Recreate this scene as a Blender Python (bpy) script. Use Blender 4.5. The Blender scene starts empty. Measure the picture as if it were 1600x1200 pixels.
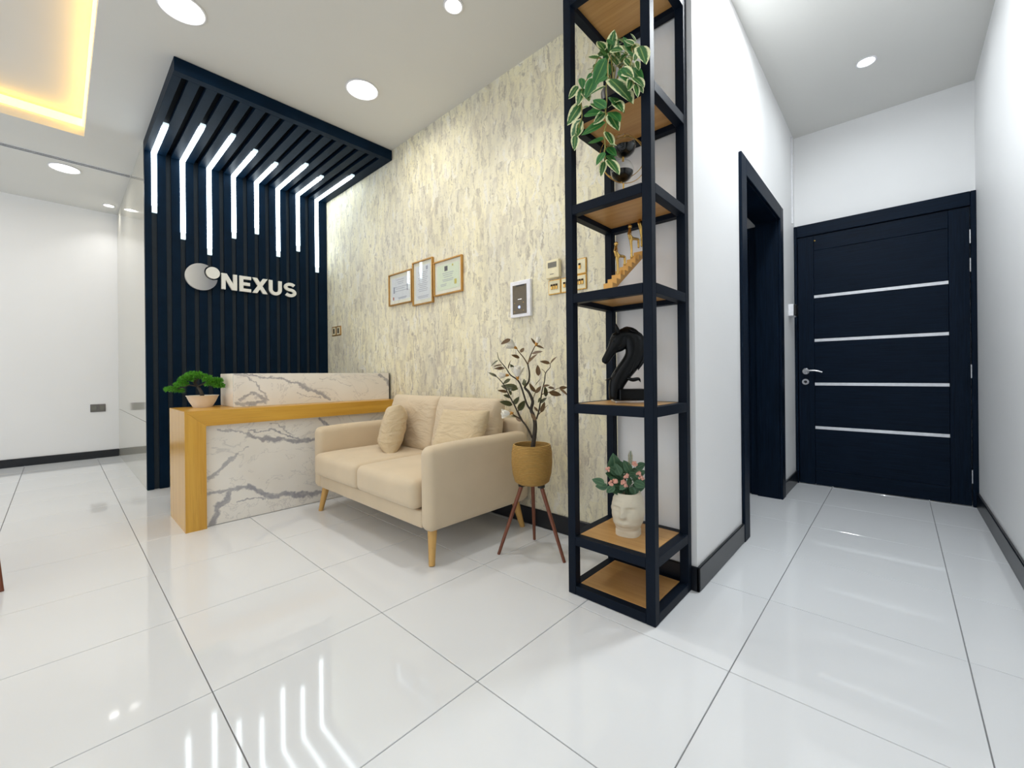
import bpy, bmesh, math, random
from mathutils import Vector, Matrix, noise as mnoise
random.seed(7)
scene = bpy.context.scene
COL = scene.collection
PI = math.pi

# ------------------------------------------------------------------ camera
CAM_H = 1.01
FPX, PX, PY = 654.0, 800.0, 585.2            # focal length and principal point in pixels of the 1600x1200 frame
YAW, ROLL = math.radians(42.68), -0.0101
FW = Vector((math.cos(YAW), math.sin(YAW), 0))
_r = Vector((math.sin(YAW), -math.cos(YAW), 0)); _u = Vector((0, 0, 1))
RT = math.cos(ROLL)*_r + math.sin(ROLL)*_u
UP = -math.sin(ROLL)*_r + math.cos(ROLL)*_u
CP = Vector((0, 0, CAM_H))
cam = bpy.data.cameras.new('camera'); camo = bpy.data.objects.new('camera', cam); COL.objects.link(camo)
cam.sensor_fit = 'HORIZONTAL'; cam.sensor_width = 36; cam.lens = FPX/1600*36
cam.shift_y = -(600-PY)/1600; cam.clip_start = 0.02
m = Matrix((RT, UP, -FW)).transposed().to_4x4(); m.translation = CP
camo.matrix_world = m
scene.camera = camo
def ray(px, py): return FW + (px-PX)/FPX*RT - (py-PY)/FPX*UP
def at_x(px, py, x): d = ray(px, py); return CP + d*(x/d.x)
def at_y(px, py, y): d = ray(px, py); return CP + d*(y/d.y)
def at_z(px, py, z): d = ray(px, py); return CP + d*((z-CAM_H)/d.z)
def at_d(px, py, k): return CP + ray(px, py)*k      # k = depth along the view axis

# ------------------------------------------------------------------ world, exposure
w = bpy.data.worlds.new('world'); scene.world = w; w.use_nodes = True
w.node_tree.nodes['Background'].inputs[0].default_value = (0.86, 0.93, 1.0, 1)
w.node_tree.nodes['Background'].inputs[1].default_value = 1.4
vs = scene.view_settings
vs.view_transform = 'Standard'; vs.look = 'None'; vs.exposure = 0.0; vs.gamma = 1.0; vs.use_curve_mapping = False
scene.cycles.max_bounces = 10; scene.cycles.diffuse_bounces = 6; scene.cycles.glossy_bounces = 5
scene.cycles.sample_clamp_indirect = 6.0

# light levels (watts) used by the lamp builders below
W_PANEL, W_SPOT, W_CORRIDOR = 6.4, 4.5, 3.0
LED_STRENGTH, COVE_STRENGTH = 8.5, 7.0

# ------------------------------------------------------------------ material helpers
def lin(r, g, b):
    f = lambda c: (c/12.92 if c <= .04045 else ((c+.055)/1.055)**2.4)
    return (f(r/255), f(g/255), f(b/255), 1)
class NT:
    def __init__(s, name):
        s.m = bpy.data.materials.new(name); s.m.use_nodes = True
        s.t = s.m.node_tree; s.b = s.t.nodes['Principled BSDF']
        s.tc = None
    def n(s, kind, **kw):
        nd = s.t.nodes.new(kind)
        for k, v in kw.items(): setattr(nd, k, v)
        return nd
    def put(s, sock, v):
        if isinstance(v, bpy.types.NodeSocket): s.t.links.new(v, sock)
        else: sock.default_value = v
    def co(s, which='Object'):
        if not s.tc: s.tc = s.n('ShaderNodeTexCoord')
        return s.tc.outputs[which]
    def mapv(s, v, scale=(1, 1, 1), loc=(0, 0, 0)):
        nd = s.n('ShaderNodeMapping'); s.put(nd.inputs['Vector'], v)
        nd.inputs['Scale'].default_value = scale; nd.inputs['Location'].default_value = loc
        return nd.outputs[0]
    def noise(s, v, scale=5, detail=2, rough=.5, dist=0, out='Fac'):
        nd = s.n('ShaderNodeTexNoise'); s.put(nd.inputs['Vector'], v)
        nd.inputs['Scale'].default_value = scale; nd.inputs['Detail'].default_value = detail
        nd.inputs['Roughness'].default_value = rough; nd.inputs['Distortion'].default_value = dist
        return nd.outputs[out]
    def math(s, op, a, b=0.0, c=None, clamp=False):
        nd = s.n('ShaderNodeMath', operation=op, use_clamp=clamp)
        s.put(nd.inputs[0], a); s.put(nd.inputs[1], b)
        if c is not None: s.put(nd.inputs[2], c)
        return nd.outputs[0]
    def vmath(s, op, a, b=(0, 0, 0)):
        nd = s.n('ShaderNodeVectorMath', operation=op); s.put(nd.inputs[0], a); s.put(nd.inputs[1], b)
        return nd.outputs['Vector'] if op not in ('LENGTH', 'DOT_PRODUCT', 'DISTANCE') else nd.outputs['Value']
    def ramp(s, f, stops):
        nd = s.n('ShaderNodeValToRGB'); s.put(nd.inputs[0], f); e = nd.color_ramp.elements
        while len(e) < len(stops): e.new(.5)
        for k, (p, c) in enumerate(stops): e[k].position = p; e[k].color = c
        return nd.outputs[0]
    def mix(s, f, a, b, mode='MIX'):
        nd = s.n('ShaderNodeMix', data_type='RGBA', blend_type=mode)
        s.put(nd.inputs[0], f); s.put(nd.inputs[6], a); s.put(nd.inputs[7], b); return nd.outputs[2]
    def smooth(s, v, a, b):
        nd = s.n('ShaderNodeMapRange', interpolation_type='SMOOTHSTEP'); s.put(nd.inputs[0], v)
        nd.inputs[1].default_value = a; nd.inputs[2].default_value = b; return nd.outputs[0]
    def sep(s, v):
        nd = s.n('ShaderNodeSeparateXYZ'); s.put(nd.inputs[0], v); return nd.outputs
    def comb(s, x, y, z):
        nd = s.n('ShaderNodeCombineXYZ')
        for i, q in enumerate((x, y, z)): s.put(nd.inputs[i], q)
        return nd.outputs[0]
    def bump(s, h, strength=.3, dist=.01):
        nd = s.n('ShaderNodeBump'); s.put(nd.inputs['Height'], h)
        nd.inputs['Strength'].default_value = strength; nd.inputs['Distance'].default_value = dist
        s.t.links.new(nd.outputs[0], s.b.inputs['Normal'])
    def out(s, color=None, rough=.5, metal=0.0, **kw):
        if color is not None: s.put(s.b.inputs['Base Color'], color)
        s.put(s.b.inputs['Roughness'], rough); s.put(s.b.inputs['Metallic'], metal)
        for k, v in kw.items(): s.put(s.b.inputs[k.replace('_', ' ')], v)
        return s.m
def simple(name, c, rough=.5, metal=0.0, var=.06, scale=30, bump=0, **kw):
    n = NT(name); f = n.noise(n.co(), scale, 3)
    dark = tuple(x*(1-var) for x in c[:3])+(1,); lite = tuple(min(1, x*(1+var)) for x in c[:3])+(1,)
    col = n.ramp(f, [(.3, dark), (.7, lite)])
    if bump: n.bump(f, bump, .003)
    return n.out(col, rough, metal, **kw)
def emit(name, c, strength):
    n = NT(name)
    return n.out((0.8, 0.8, 0.8, 1), .4, Emission_Color=c, Emission_Strength=strength)
def wood(name, axis, a, b, rough=.35, sc=1.0):
    n = NT(name); s = {'x': (1.2, 22, 22), 'y': (22, 1.2, 22), 'z': (22, 22, 1.2)}[axis]
    v = n.mapv(n.co(), tuple(q*sc for q in s))
    f1 = n.noise(v, 1.0, 5, .6, .6)
    s2 = {'x': (3, 120, 120), 'y': (120, 3, 120), 'z': (120, 120, 3)}[axis]
    f2 = n.noise(n.mapv(n.co(), s2), 1.0, 3, .6)
    col = n.ramp(f1, [(.25, a), (.75, b)])
    col = n.mix(n.math('MULTIPLY', n.smooth(f2, .55, .75), .28), col, tuple(x*.55 for x in a[:3])+(1,))
    n.bump(f2, .08, .002)
    return n.out(col, rough)
def fabric(name, c, var=.05):
    n = NT(name)
    f = n.noise(n.co(), 420, 2); g = n.noise(n.co(), 4, 3)
    col = n.ramp(g, [(.3, tuple(x*(1-var) for x in c[:3])+(1,)), (.7, tuple(min(1, x*(1+var)) for x in c[:3])+(1,))])
    n.bump(f, .18, .002)
    return n.out(col, .9, Sheen_Weight=.15)
def wrinkled(name, c, s=.30):
    n = NT(name)
    v = n.mapv(n.co(), (5, 5, 13))
    f = n.noise(v, 1.3, 3, .5, 1.6); fine = n.noise(n.co(), 420, 2)
    n.bump(n.math('ADD', f, n.math('MULTIPLY', fine, .03)), s, .035)
    return n.out(c, .9, Sheen_Weight=.15)
def marble(name, veins, seed):
    """white stone with grey veins along the given polylines in the object's x, z"""
    n = NT(name); P = n.co()
    wv = n.noise(P, 6, 5, .62, 0, 'Color'); wv2 = n.noise(n.mapv(P, loc=(seed, 3, 1)), 28, 4, .6, 0, 'Color')
    off = n.vmath('ADD', n.vmath('SCALE', n.vmath('SUBTRACT', wv, (.5, .5, .5))), n.vmath('SCALE', n.vmath('SUBTRACT', wv2, (.5, .5, .5))))
    for nd in n.t.nodes:
        if nd.type == 'VECT_MATH' and nd.operation == 'SCALE': nd.inputs['Scale'].default_value = .12
    off_nodes = [nd for nd in n.t.nodes if nd.type == 'VECT_MATH' and nd.operation == 'SCALE']
    off_nodes[1].inputs['Scale'].default_value = .045
    x, _, z = n.sep(n.vmath('ADD', P, off))
    q = n.comb(x, 0.0, z)
    best = None
    for width, dark, pts in veins:
        d = None
        for (ax, az), (bx, bz) in zip(pts, pts[1:]):
            ex, ez = bx-ax, bz-az; L2 = ex*ex+ez*ez
            rel = n.vmath('SUBTRACT', q, (ax, 0, az))
            t = n.math('DIVIDE', n.vmath('DOT_PRODUCT', rel, (ex, 0, ez)), L2, clamp=True)
            pr = n.n('ShaderNodeVectorMath', operation='SCALE'); pr.inputs[0].default_value = (ex, 0, ez); n.t.links.new(t, pr.inputs['Scale'])
            dd = n.vmath('LENGTH', n.vmath('SUBTRACT', rel, pr.outputs[0]))
            d = dd if d is None else n.math('MINIMUM', d, dd)
        wn = n.math('MULTIPLY_ADD', n.noise(n.mapv(P, loc=(width*90, 0, 0)), 9, 3), width*2.6, -width*.35)
        k = n.math('MULTIPLY', n.math('SUBTRACT', 1.0, n.math('DIVIDE', d, wn), clamp=True), 1.9, clamp=True)
        k = n.math('MULTIPLY', k, dark*.85)
        best = k if best is None else n.math('MAXIMUM', best, k)
    thin = n.math('ABSOLUTE', n.math('SUBTRACT', n.noise(n.mapv(P, (1.2, 1, 2.2), (seed, 0, 0)), 2.2, 6, .6, 1.1), .5))
    thin = n.math('MULTIPLY', n.math('SUBTRACT', 1.0, n.math('DIVIDE', thin, .012), clamp=True), .28)
    mottled = n.noise(P, 24, 4, .7)
    best = n.math('MULTIPLY', best, n.math('MULTIPLY_ADD', mottled, 1.0, .42, clamp=True))
    best = n.math('MAXIMUM', best, thin)
    base = n.ramp(n.noise(P, 2.5, 3), [(.3, lin(226, 221, 212)), (.7, lin(238, 235, 228))])
    col = n.mix(best, base, lin(128, 129, 140))
    return n.out(col, .12)
M = {}
M['wall'] = simple('wall_paint', lin(236, 236, 236), .55, var=.01, scale=2)
M['ceiling'] = simple('ceiling_paint', lin(216, 215, 211), .7, var=.01, scale=2)
M['tile'] = simple('polished_tile', lin(224, 226, 228), .05, var=.012, scale=1.5)
M['grout'] = simple('grout', lin(138, 138, 140), .8)
n = NT('black_wood')
f = n.noise(n.mapv(n.co(), (4, 4, 160)), 1, 4, .6, .3)
n.bump(f, .25, .003); M['door'] = n.out(n.ramp(f, [(.3, lin(7, 17, 30)), (.7, lin(14, 29, 46))]), .45, Specular_IOR_Level=.08)
n = NT('black_wood_vertical')
f = n.noise(n.mapv(n.co(), (120, 120, 4)), 1, 4, .6, .3)
n.bump(f, .25, .003); M['door_v'] = n.out(n.ramp(f, [(.3, lin(7, 17, 30)), (.7, lin(14, 29, 46))]), .45, Specular_IOR_Level=.08)
M['base'] = simple('black_skirting', lin(10, 15, 24), .3)
M['slat'] = simple('black_slat_lacquer', lin(8, 28, 46), .45, var=.15, scale=8, Specular_IOR_Level=.07)
M['canopy_void'] = simple('black_canopy_void', lin(6, 10, 16), .6, Specular_IOR_Level=.03)
M['groove'] = simple('dark_groove_board', lin(46, 55, 63), .5, Specular_IOR_Level=.2)
M['steel'] = simple('black_powder_coated_steel', lin(11, 21, 34), .5, Specular_IOR_Level=.12)
M['oak_x'] = wood('oak_x', 'x', lin(188, 136, 42), lin(216, 168, 68), .3)
M['oak_z'] = wood('oak_z', 'z', lin(188, 136, 42), lin(216, 168, 68), .22)
M['board'] = wood('shelf_oak', 'y', lin(172, 126, 68), lin(202, 158, 98), .4)
M['leg_wood'] = wood('leg_beech', 'z', lin(190, 145, 75), lin(214, 172, 104), .4)
M['walnut'] = wood('tripod_walnut', 'z', lin(96, 48, 30), lin(128, 72, 46), .4)
M['sofa'] = fabric('beige_fabric', lin(206, 188, 160))
M['sofa_cushion'] = wrinkled('beige_cushion_fabric', lin(208, 190, 162))
M['throw'] = wrinkled('throw_pillow_fabric', lin(202, 182, 148), .5)
M['piping'] = fabric('beige_piping', lin(176, 156, 126))
M['marble_front'] = marble('marble_front', [
    (.017, .75, [(0.693, 0.321), (0.793, 0.422), (0.86, 0.47)]), (.005, .6, [(0.85, 0.465), (0.93, 0.52)]),
    (.017, .85, [(0.66, 0.243), (0.824, 0.233), (0.959, 0.215)]), (.028, .95, [(0.93, 0.225), (1.078, 0.115), (1.218, 0.1), (1.45, 0.05)]),
    (.022, .9, [(0.824, 0.233), (0.791, 0.158), (0.72, 0.10)]), (.030, .95, [(0.72, 0.10), (0.70, 0.019)]),
    (.006, .8, [(0.856, 0.136), (1.017, 0.12), (1.078, 0.1)]),
    (.010, .7, [(0.74, 0.648), (0.928, 0.597)]), (.022, .95, [(0.928, 0.59), (1.094, 0.541), (1.343, 0.51), (1.6, .49)]),
    (.009, .9, [(0.928, 0.625), (1.07, 0.615), (1.209, 0.56), (1.343, 0.52)]), (.005, .7, [(1.083, 0.667), (1.222, 0.571)]),
    (.016, .9, [(1.45, .66), (1.56, .58), (1.8, .56)]), (.02, .9, [(1.6, .3), (1.9, .2), (2.1, .22)])], 4.0)
M['marble_top'] = marble('marble_top', [
    (.030, .85, [(0.884, 0.81), (1.06, 0.815)]), (.014, .8, [(0.90, 0.84), (0.99, 0.892), (1.075, 0.83)]),
    (.011, .75, [(0.885, 1.029), (1.015, 0.973), (1.088, 0.832)]), (.011, .85, [(0.943, 1.022), (1.205, 0.991), (1.36, 0.93)]),
    (.026, .85, [(1.33, 0.94), (1.45, 0.885), (1.577, 0.799)]), (.02, .85, [(2.05, 1.01), (2.162, 0.90)]),
    (.005, .6, [(1.313, 0.879), (1.5, 0.811)]), (.004, .5, [(1.5, 1.0), (1.75, .93)])], 9.0)
M['gold'] = simple('brushed_gold', lin(206, 168, 96), .25, 1.0)
M['gold_frame'] = simple('gold_frame', lin(196, 150, 84), .35, .7)
M['chrome'] = simple('satin_chrome', lin(205, 205, 208), .25, 1.0)
M['alu'] = simple('aluminium_strip', lin(222, 224, 228), .35, .35)
M['white_plastic'] = simple('white_plastic', lin(232, 232, 236), .35)
M['cream_plastic'] = simple('cream_plastic', lin(232, 222, 186), .35)
M['dark_screen'] = simple('dark_screen', lin(96, 84, 62), .15)
M['lcd'] = simple('grey_lcd', lin(112, 112, 104), .25)
M['blackp'] = simple('black_plastic', lin(24, 24, 26), .35)
M['grey_plate'] = simple('grey_plate', lin(112, 108, 106), .4, .3)
M['paper'] = simple('mat_board', lin(240, 236, 220), .7, var=.01)
M['ceramic'] = simple('white_ceramic', lin(236, 226, 210), .3, var=.02)
M['vase'] = simple('matte_vase', lin(214, 205, 184), .75, var=.03, bump=.05)
M['bronze'] = simple('black_resin', lin(5, 8, 11), .30, var=.3, scale=25, bump=.35, Specular_IOR_Level=.22)
M['bark'] = simple('grey_bark', lin(62, 54, 44), .8, var=.3, scale=40, bump=.5)
M['twig'] = simple('brown_twig', lin(92, 70, 42), .8, var=.2)
M['vine'] = simple('vine_stem', lin(150, 140, 70), .6)
M['needle'] = simple('bonsai_needles', lin(84, 158, 34), .55, var=.5, scale=60)
M['petal'] = simple('white_petal', lin(246, 242, 230), .6, var=.02)
M['flower_core'] = simple('flower_core', lin(188, 132, 54), .7, var=.2)
M['blossom'] = simple('pink_blossom', lin(222, 164, 146), .7, var=.15, scale=80)
M['soil'] = simple('dark_soil', lin(52, 40, 26), .9, var=.3)
M['led'] = emit('led_diffuser', (0.82, 0.94, 1.0, 1), LED_STRENGTH)
M['led_end'] = emit('led_end_diffuser', (0.70, 0.92, 1.0, 1), .85)
M['lamp'] = emit('lamp_diffuser', (1.0, 0.98, 0.95, 1), 14.0)
M['cove'] = emit('cove_led', (1.0, 0.55, 0.045, 1), COVE_STRENGTH)
M['blue_led'] = emit('blue_indicator', (0.1, 0.25, 1.0, 1), 1.6)
M['white_led'] = emit('white_indicator', (1, 1, 1, 1), 1.0)
n = NT('glass'); M['glass'] = n.out((.95, .97, .97, 1), .02, Transmission_Weight=1.0, IOR=1.3)
M['glass_wall'] = simple('back_painted_glass', lin(184, 180, 166), .07, var=.01, Specular_IOR_Level=.9)
M['glass_edge'] = simple('glass_edge', lin(160, 190, 165), .15)
M['logo_white'] = simple('white_acrylic', lin(238, 236, 228), .4, var=.01)
n = NT('silver_disc')
gx = n.sep(n.co())
M['logo_disc'] = n.out(n.ramp(n.math('MULTIPLY_ADD', gx[0], 3.4, .5, clamp=True), [(0, lin(222, 220, 214)), (.75, lin(140, 142, 148)), (1, lin(128, 130, 136))]), .35)
n = NT('thin_glass'); lw = n.n('ShaderNodeLayerWeight'); lw.inputs[0].default_value = .5
tr_ = n.n('ShaderNodeBsdfTransparent'); gl_ = n.n('ShaderNodeBsdfGlossy'); gl_.inputs['Roughness'].default_value = .02; mx = n.n('ShaderNodeMixShader')
tr_.inputs[0].default_value = (.97, .98, .98, 1)
n.put(mx.inputs[0], n.math('MULTIPLY_ADD', n.math('POWER', lw.outputs['Facing'], 5.0), .9, .035)); n.t.links.new(tr_.outputs[0], mx.inputs[1]); n.t.links.new(gl_.outputs[0], mx.inputs[2])
n.t.links.new(mx.outputs[0], n.t.nodes['Material Output'].inputs[0]); M['pane'] = n.m
n = NT('woven_seagrass')
P = n.co(); zz = n.sep(P)[2]
wz = n.math('SINE', n.math('MULTIPLY', n.math('ADD', zz, n.math('MULTIPLY', n.noise(P, 14, 3), .005)), 800))
fib = n.math('MULTIPLY', n.noise(n.mapv(P, (50, 50, 300)), 1, 4, .6), 1.4)
h = n.math('ADD', wz, fib)
n.bump(h, .5, .003)
M['basket'] = n.out(n.ramp(n.math('MULTIPLY', h, .36), [(.0, lin(140, 100, 40)), (.5, lin(194, 154, 82)), (.9, lin(222, 188, 116))]), .8)

n = NT('stone_wallpaper')
P = n.co(); _, y, z = n.sep(P)
warp = n.noise(n.mapv(P, (1, 5, 4)), 3, 4, .6, 0, 'Color')
wy, wz, _w = n.sep(warp)
yy = n.math('ADD', y, n.math('MULTIPLY', n.math('SUBTRACT', wy, .5), .10))
zz = n.math('ADD', z, n.math('MULTIPLY', n.math('SUBTRACT', wz, .5), .25))
sheet = n.n('ShaderNodeTexVoronoi', feature='F1', distance='CHEBYCHEV'); n.put(sheet.inputs['Vector'], n.comb(7.0, n.math('MULTIPLY', y, 5.2), n.math('MULTIPLY', z, 2.3))); sheet.inputs['Scale'].default_value = 1.6
sc_ = n.sep(sheet.outputs['Color'])
yy = n.math('ADD', yy, n.math('MULTIPLY', sc_[1], .35)); zz = n.math('ADD', zz, n.math('MULTIPLY', sc_[2], .35))
f1 = n.noise(n.comb(0.0, n.math('MULTIPLY', yy, 10), n.math('MULTIPLY', zz, 3.3)), 1.0, 7, .64, .5)
f2 = n.noise(n.comb(3.0, n.math('MULTIPLY', yy, 40), n.math('MULTIPLY', zz, 6.5)), 1.0, 6, .66, .9)
f4 = n.noise(n.comb(5.0, n.math('MULTIPLY', y, 26), n.math('MULTIPLY', z, 60)), 1.0, 3, .6, .3)
f5 = n.noise(n.comb(9.0, n.math('MULTIPLY', y, 2.2), n.math('MULTIPLY', z, 1.2)), 1.0, 2, .5, 0)
blk = sc_[0]
cream, pale, taupe, dark = lin(236, 227, 190), lin(234, 230, 216), lin(196, 186, 164), lin(148, 140, 126)
col = n.ramp(f1, [(.25, dark), (.36, taupe), (.45, lin(220, 212, 184)), (.54, cream), (.64, pale), (.76, taupe)])
col = n.mix(n.math('MULTIPLY', blk, .34), col, pale)
col = n.mix(n.math('MULTIPLY', n.smooth(f2, .51, .65), .72), col, lin(160, 151, 138))
col = n.mix(n.math('MULTIPLY', n.smooth(f2, .47, .35), .45), col, cream)
col = n.mix(n.math('MULTIPLY', n.smooth(f4, .58, .72), .32), col, lin(150, 141, 128))
col = n.mix(n.math('MULTIPLY', n.smooth(f5, .42, .62), .22), col, lin(176, 172, 166))
n.bump(n.math('ADD', f1, f2), .12, .004)
M['wallpaper'] = n.out(col, .62)

def leaf_mat(name, mid, edge, lo, hi, vein, rough=.4):
    n = NT(name); u, v, _ = n.sep(n.co('UV'))
    d = n.math('ABSOLUTE', n.math('SUBTRACT', v, .5))
    d = n.math('ADD', d, n.math('MULTIPLY', n.math('SUBTRACT', n.noise(n.co(), 45, 2), .5), .25))
    c = n.mix(n.smooth(d, lo, hi), mid, edge)
    mid2 = n.math('SUBTRACT', 1.0, n.smooth(n.math('ABSOLUTE', n.math('SUBTRACT', v, .5)), .02, .06))
    c = n.mix(n.math('MULTIPLY', mid2, .6), c, vein)
    return n.out(c, rough)
M['leaf_var'] = leaf_mat('variegated_leaf', lin(52, 104, 52), lin(226, 226, 178), .28, .36, lin(170, 190, 110))
M['leaf_green'] = leaf_mat('green_leaf', lin(40, 104, 48), lin(70, 130, 66), .3, .4, lin(130, 168, 84))
M['leaf_mag'] = leaf_mat('magnolia_leaf', lin(58, 66, 36), lin(86, 84, 48), .2, .45, lin(120, 104, 60), .35)
M['leaf_brown'] = leaf_mat('magnolia_leaf_brown', lin(92, 66, 36), lin(110, 84, 46), .2, .45, lin(140, 110, 60), .5)
M['leaf_euc'] = leaf_mat('eucalyptus_leaf', lin(54, 92, 62), lin(74, 110, 78), .2, .45, lin(110, 140, 100), .5)
M['leaf_fern'] = leaf_mat('fern_leaf', lin(120, 116, 60), lin(150, 146, 90), .2, .45, lin(110, 110, 60), .6)

# ------------------------------------------------------------------ object helpers
def tag(o, label=None, cat=None, group=None, kind=None):
    if label: o['label'] = label
    if cat: o['category'] = cat
    if group: o['group'] = group
    if kind: o['kind'] = kind
    return o
def thing(name, label, cat, loc=(0, 0, 0), group=None, kind=None):
    o = bpy.data.objects.new(name, None); COL.objects.link(o); o.location = loc; o.empty_display_size = .05
    return tag(o, label, cat, group, kind)
def wloc(o):
    v = Vector((0, 0, 0))
    while o is not None: v += o.location; o = o.parent
    return v
class MB:
    """collects geometry in world coordinates"""
    def __init__(s): s.bm = bmesh.new()
    def box(s, x0, x1, y0, y1, z0, z1, bev=0, seg=1):
        b = bmesh.new(); bmesh.ops.create_cube(b, size=1)
        for v in b.verts: v.co = Vector((x0+(x1-x0)*(v.co.x+.5), y0+(y1-y0)*(v.co.y+.5), z0+(z1-z0)*(v.co.z+.5)))
        if bev: bmesh.ops.bevel(b, geom=b.edges[:], offset=bev, segments=seg, affect='EDGES', profile=.5)
        return s.join(b)
    def join(s, b):
        me = bpy.data.meshes.new('tmp'); b.to_mesh(me); b.free(); s.bm.from_mesh(me); bpy.data.meshes.remove(me); return s
    def rbox(s, x0, x1, y0, y1, z0, z1, r, n=6, k=3, fn=None):
        """rounded box with enough rows to be shaped afterwards by fn(co, unit co)"""
        c = Vector(((x0+x1)/2, (y0+y1)/2, (z0+z1)/2)); h = Vector(((x1-x0)/2, (y1-y0)/2, (z1-z0)/2)); r = min(r, min(h)*.999)
        def samp(hh):
            a = [-hh+r*(1-math.cos(i/k*PI/2)) for i in range(k)]
            inner = [-hh+r+(2*hh-2*r)*i/n for i in range(n+1)]
            return a+inner+[-q for q in reversed(a)]
        S = [samp(h[i]) for i in range(3)]; cache = {}
        def vert(p):
            key = tuple(round(q, 6) for q in p)
            if key in cache: return cache[key]
            q = Vector(tuple(max(-(h[i]-r), min(h[i]-r, p[i])) for i in range(3))); d = Vector(p)-q
            co = q+(d.normalized()*r if d.length > 1e-9 else Vector())
            if fn: co = fn(co, Vector((co.x/h.x, co.y/h.y, co.z/h.z)))
            cache[key] = s.bm.verts.new(co+c); return cache[key]
        for ax in range(3):
            a, b2 = [(1, 2), (2, 0), (0, 1)][ax]
            for sg in (-1, 1):
                for i in range(len(S[a])-1):
                    for j in range(len(S[b2])-1):
                        q = []
                        for (ii, jj) in ((i, j), (i+1, j), (i+1, j+1), (i, j+1)):
                            p = [0, 0, 0]; p[ax] = sg*h[ax]; p[a] = S[a][ii]; p[b2] = S[b2][jj]; q.append(vert(p))
                        if sg < 0: q.reverse()
                        if len(set(q)) == 4:
                            try: s.bm.faces.new(q)
                            except ValueError: pass
        return s
    def tube(s, pts, rad, n=8, caps=True):
        pts = [Vector(p) for p in pts]; R = rad if isinstance(rad, (list, tuple)) else [rad]*len(pts)
        rings = []; prev = None
        for i, p in enumerate(pts):
            t = (pts[min(i+1, len(pts)-1)]-pts[max(i-1, 0)]).normalized()
            if prev is None:
                a = Vector((0, 0, 1)) if abs(t.z) < .9 else Vector((1, 0, 0)); u = t.cross(a).normalized()
            else: u = (prev-t*prev.dot(t)).normalized()
            prev = u; v = t.cross(u)
            r = R[i]; ru, rv = (r if isinstance(r, tuple) else (r, r))
            rings.append([s.bm.verts.new(p+u*ru*math.cos(k/n*2*PI)+v*rv*math.sin(k/n*2*PI)) for k in range(n)])
        for a, b in zip(rings, rings[1:]):
            for k in range(n): s.bm.faces.new((a[k], a[(k+1) % n], b[(k+1) % n], b[k]))
        if caps:
            s.bm.faces.new(list(reversed(rings[0]))); s.bm.faces.new(rings[-1])
        return s
    def lathe(s, prof, c, n=32, cap0=True, cap1=True):
        rings = [[s.bm.verts.new((c[0]+r*math.cos(k/n*2*PI), c[1]+r*math.sin(k/n*2*PI), c[2]+z)) for k in range(n)] for r, z in prof]
        for a, b in zip(rings, rings[1:]):
            for k in range(n): s.bm.faces.new((a[k], a[(k+1) % n], b[(k+1) % n], b[k]))
        if cap0: s.bm.faces.new(list(reversed(rings[0])))
        if cap1: s.bm.faces.new(rings[-1])
        return s
    def ball(s, c, r, sub=2, sc=(1, 1, 1)):
        b = bmesh.new(); bmesh.ops.create_icosphere(b, subdivisions=sub, radius=r)
        for v in b.verts: v.co = Vector((v.co.x*sc[0], v.co.y*sc[1], v.co.z*sc[2]))+Vector(c)
        return s.join(b)
    def plate(s, poly, y0, y1):
        """polygon in (x, z) extruded from y0 to y1"""
        a = [s.bm.verts.new((x, y0, z)) for x, z in poly]; b = [s.bm.verts.new((x, y1, z)) for x, z in poly]
        s.bm.faces.new(a); s.bm.faces.new(list(reversed(b))); n = len(poly)
        for k in range(n): s.bm.faces.new((a[k], b[k], b[(k+1) % n], a[(k+1) % n]))
        return s
    def build(s, name, mat, parent=None, smooth=None, loc=None, sub=0, origin=None):
        """mesh object; geometry was given in world coordinates. smooth = auto smooth angle in degrees"""
        bmesh.ops.recalc_face_normals(s.bm, faces=s.bm.faces[:])
        me = bpy.data.meshes.new(name); o = bpy.data.objects.new(name, me)
        base = wloc(parent) if parent else Vector((0, 0, 0))
        if origin is not None:
            origin = Vector(origin); o.location = origin-base; base = origin
        elif parent is None and loc is not None:
            o.location = loc; base = Vector(loc)
        for v in s.bm.verts: v.co -= base
        s.bm.to_mesh(me); s.bm.free()
        if isinstance(mat, str): mat = M[mat]
        me.materials.append(mat)
        if parent: o.parent = parent
        COL.objects.link(o)
        if smooth:
            me.polygons.foreach_set('use_smooth', [True]*len(me.polygons))
            if smooth < 180: me.set_sharp_from_angle(angle=math.radians(smooth))
        if sub:
            md = o.modifiers.new('subdivision', 'SUBSURF'); md.levels = sub; md.render_levels = sub
        return o
def clone(o, parent, mat4):
    c = o.copy(); c.parent = parent; COL.objects.link(c); c.matrix_local = mat4; return c
def bezier(p, n=8):
    p = [Vector(q) for q in p]; out = []
    for i in range(n+1):
        t = i/n; q = p[:]
        while len(q) > 1: q = [a.lerp(b, t) for a, b in zip(q, q[1:])]
        out.append(q[0])
    return out
def spline(p, n=4):
    """Catmull-Rom through the points"""
    p = [Vector(q) for q in p]; out = []
    for i in range(len(p)-1):
        a, b, c, d = p[max(i-1, 0)], p[i], p[i+1], p[min(i+2, len(p)-1)]
        for k in range(n):
            t = k/n
            out.append(.5*((2*b)+(c-a)*t+(2*a-5*b+4*c-d)*t*t+(3*b-a-3*c+d)*t**3))
    out.append(p[-1]); return out
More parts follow.
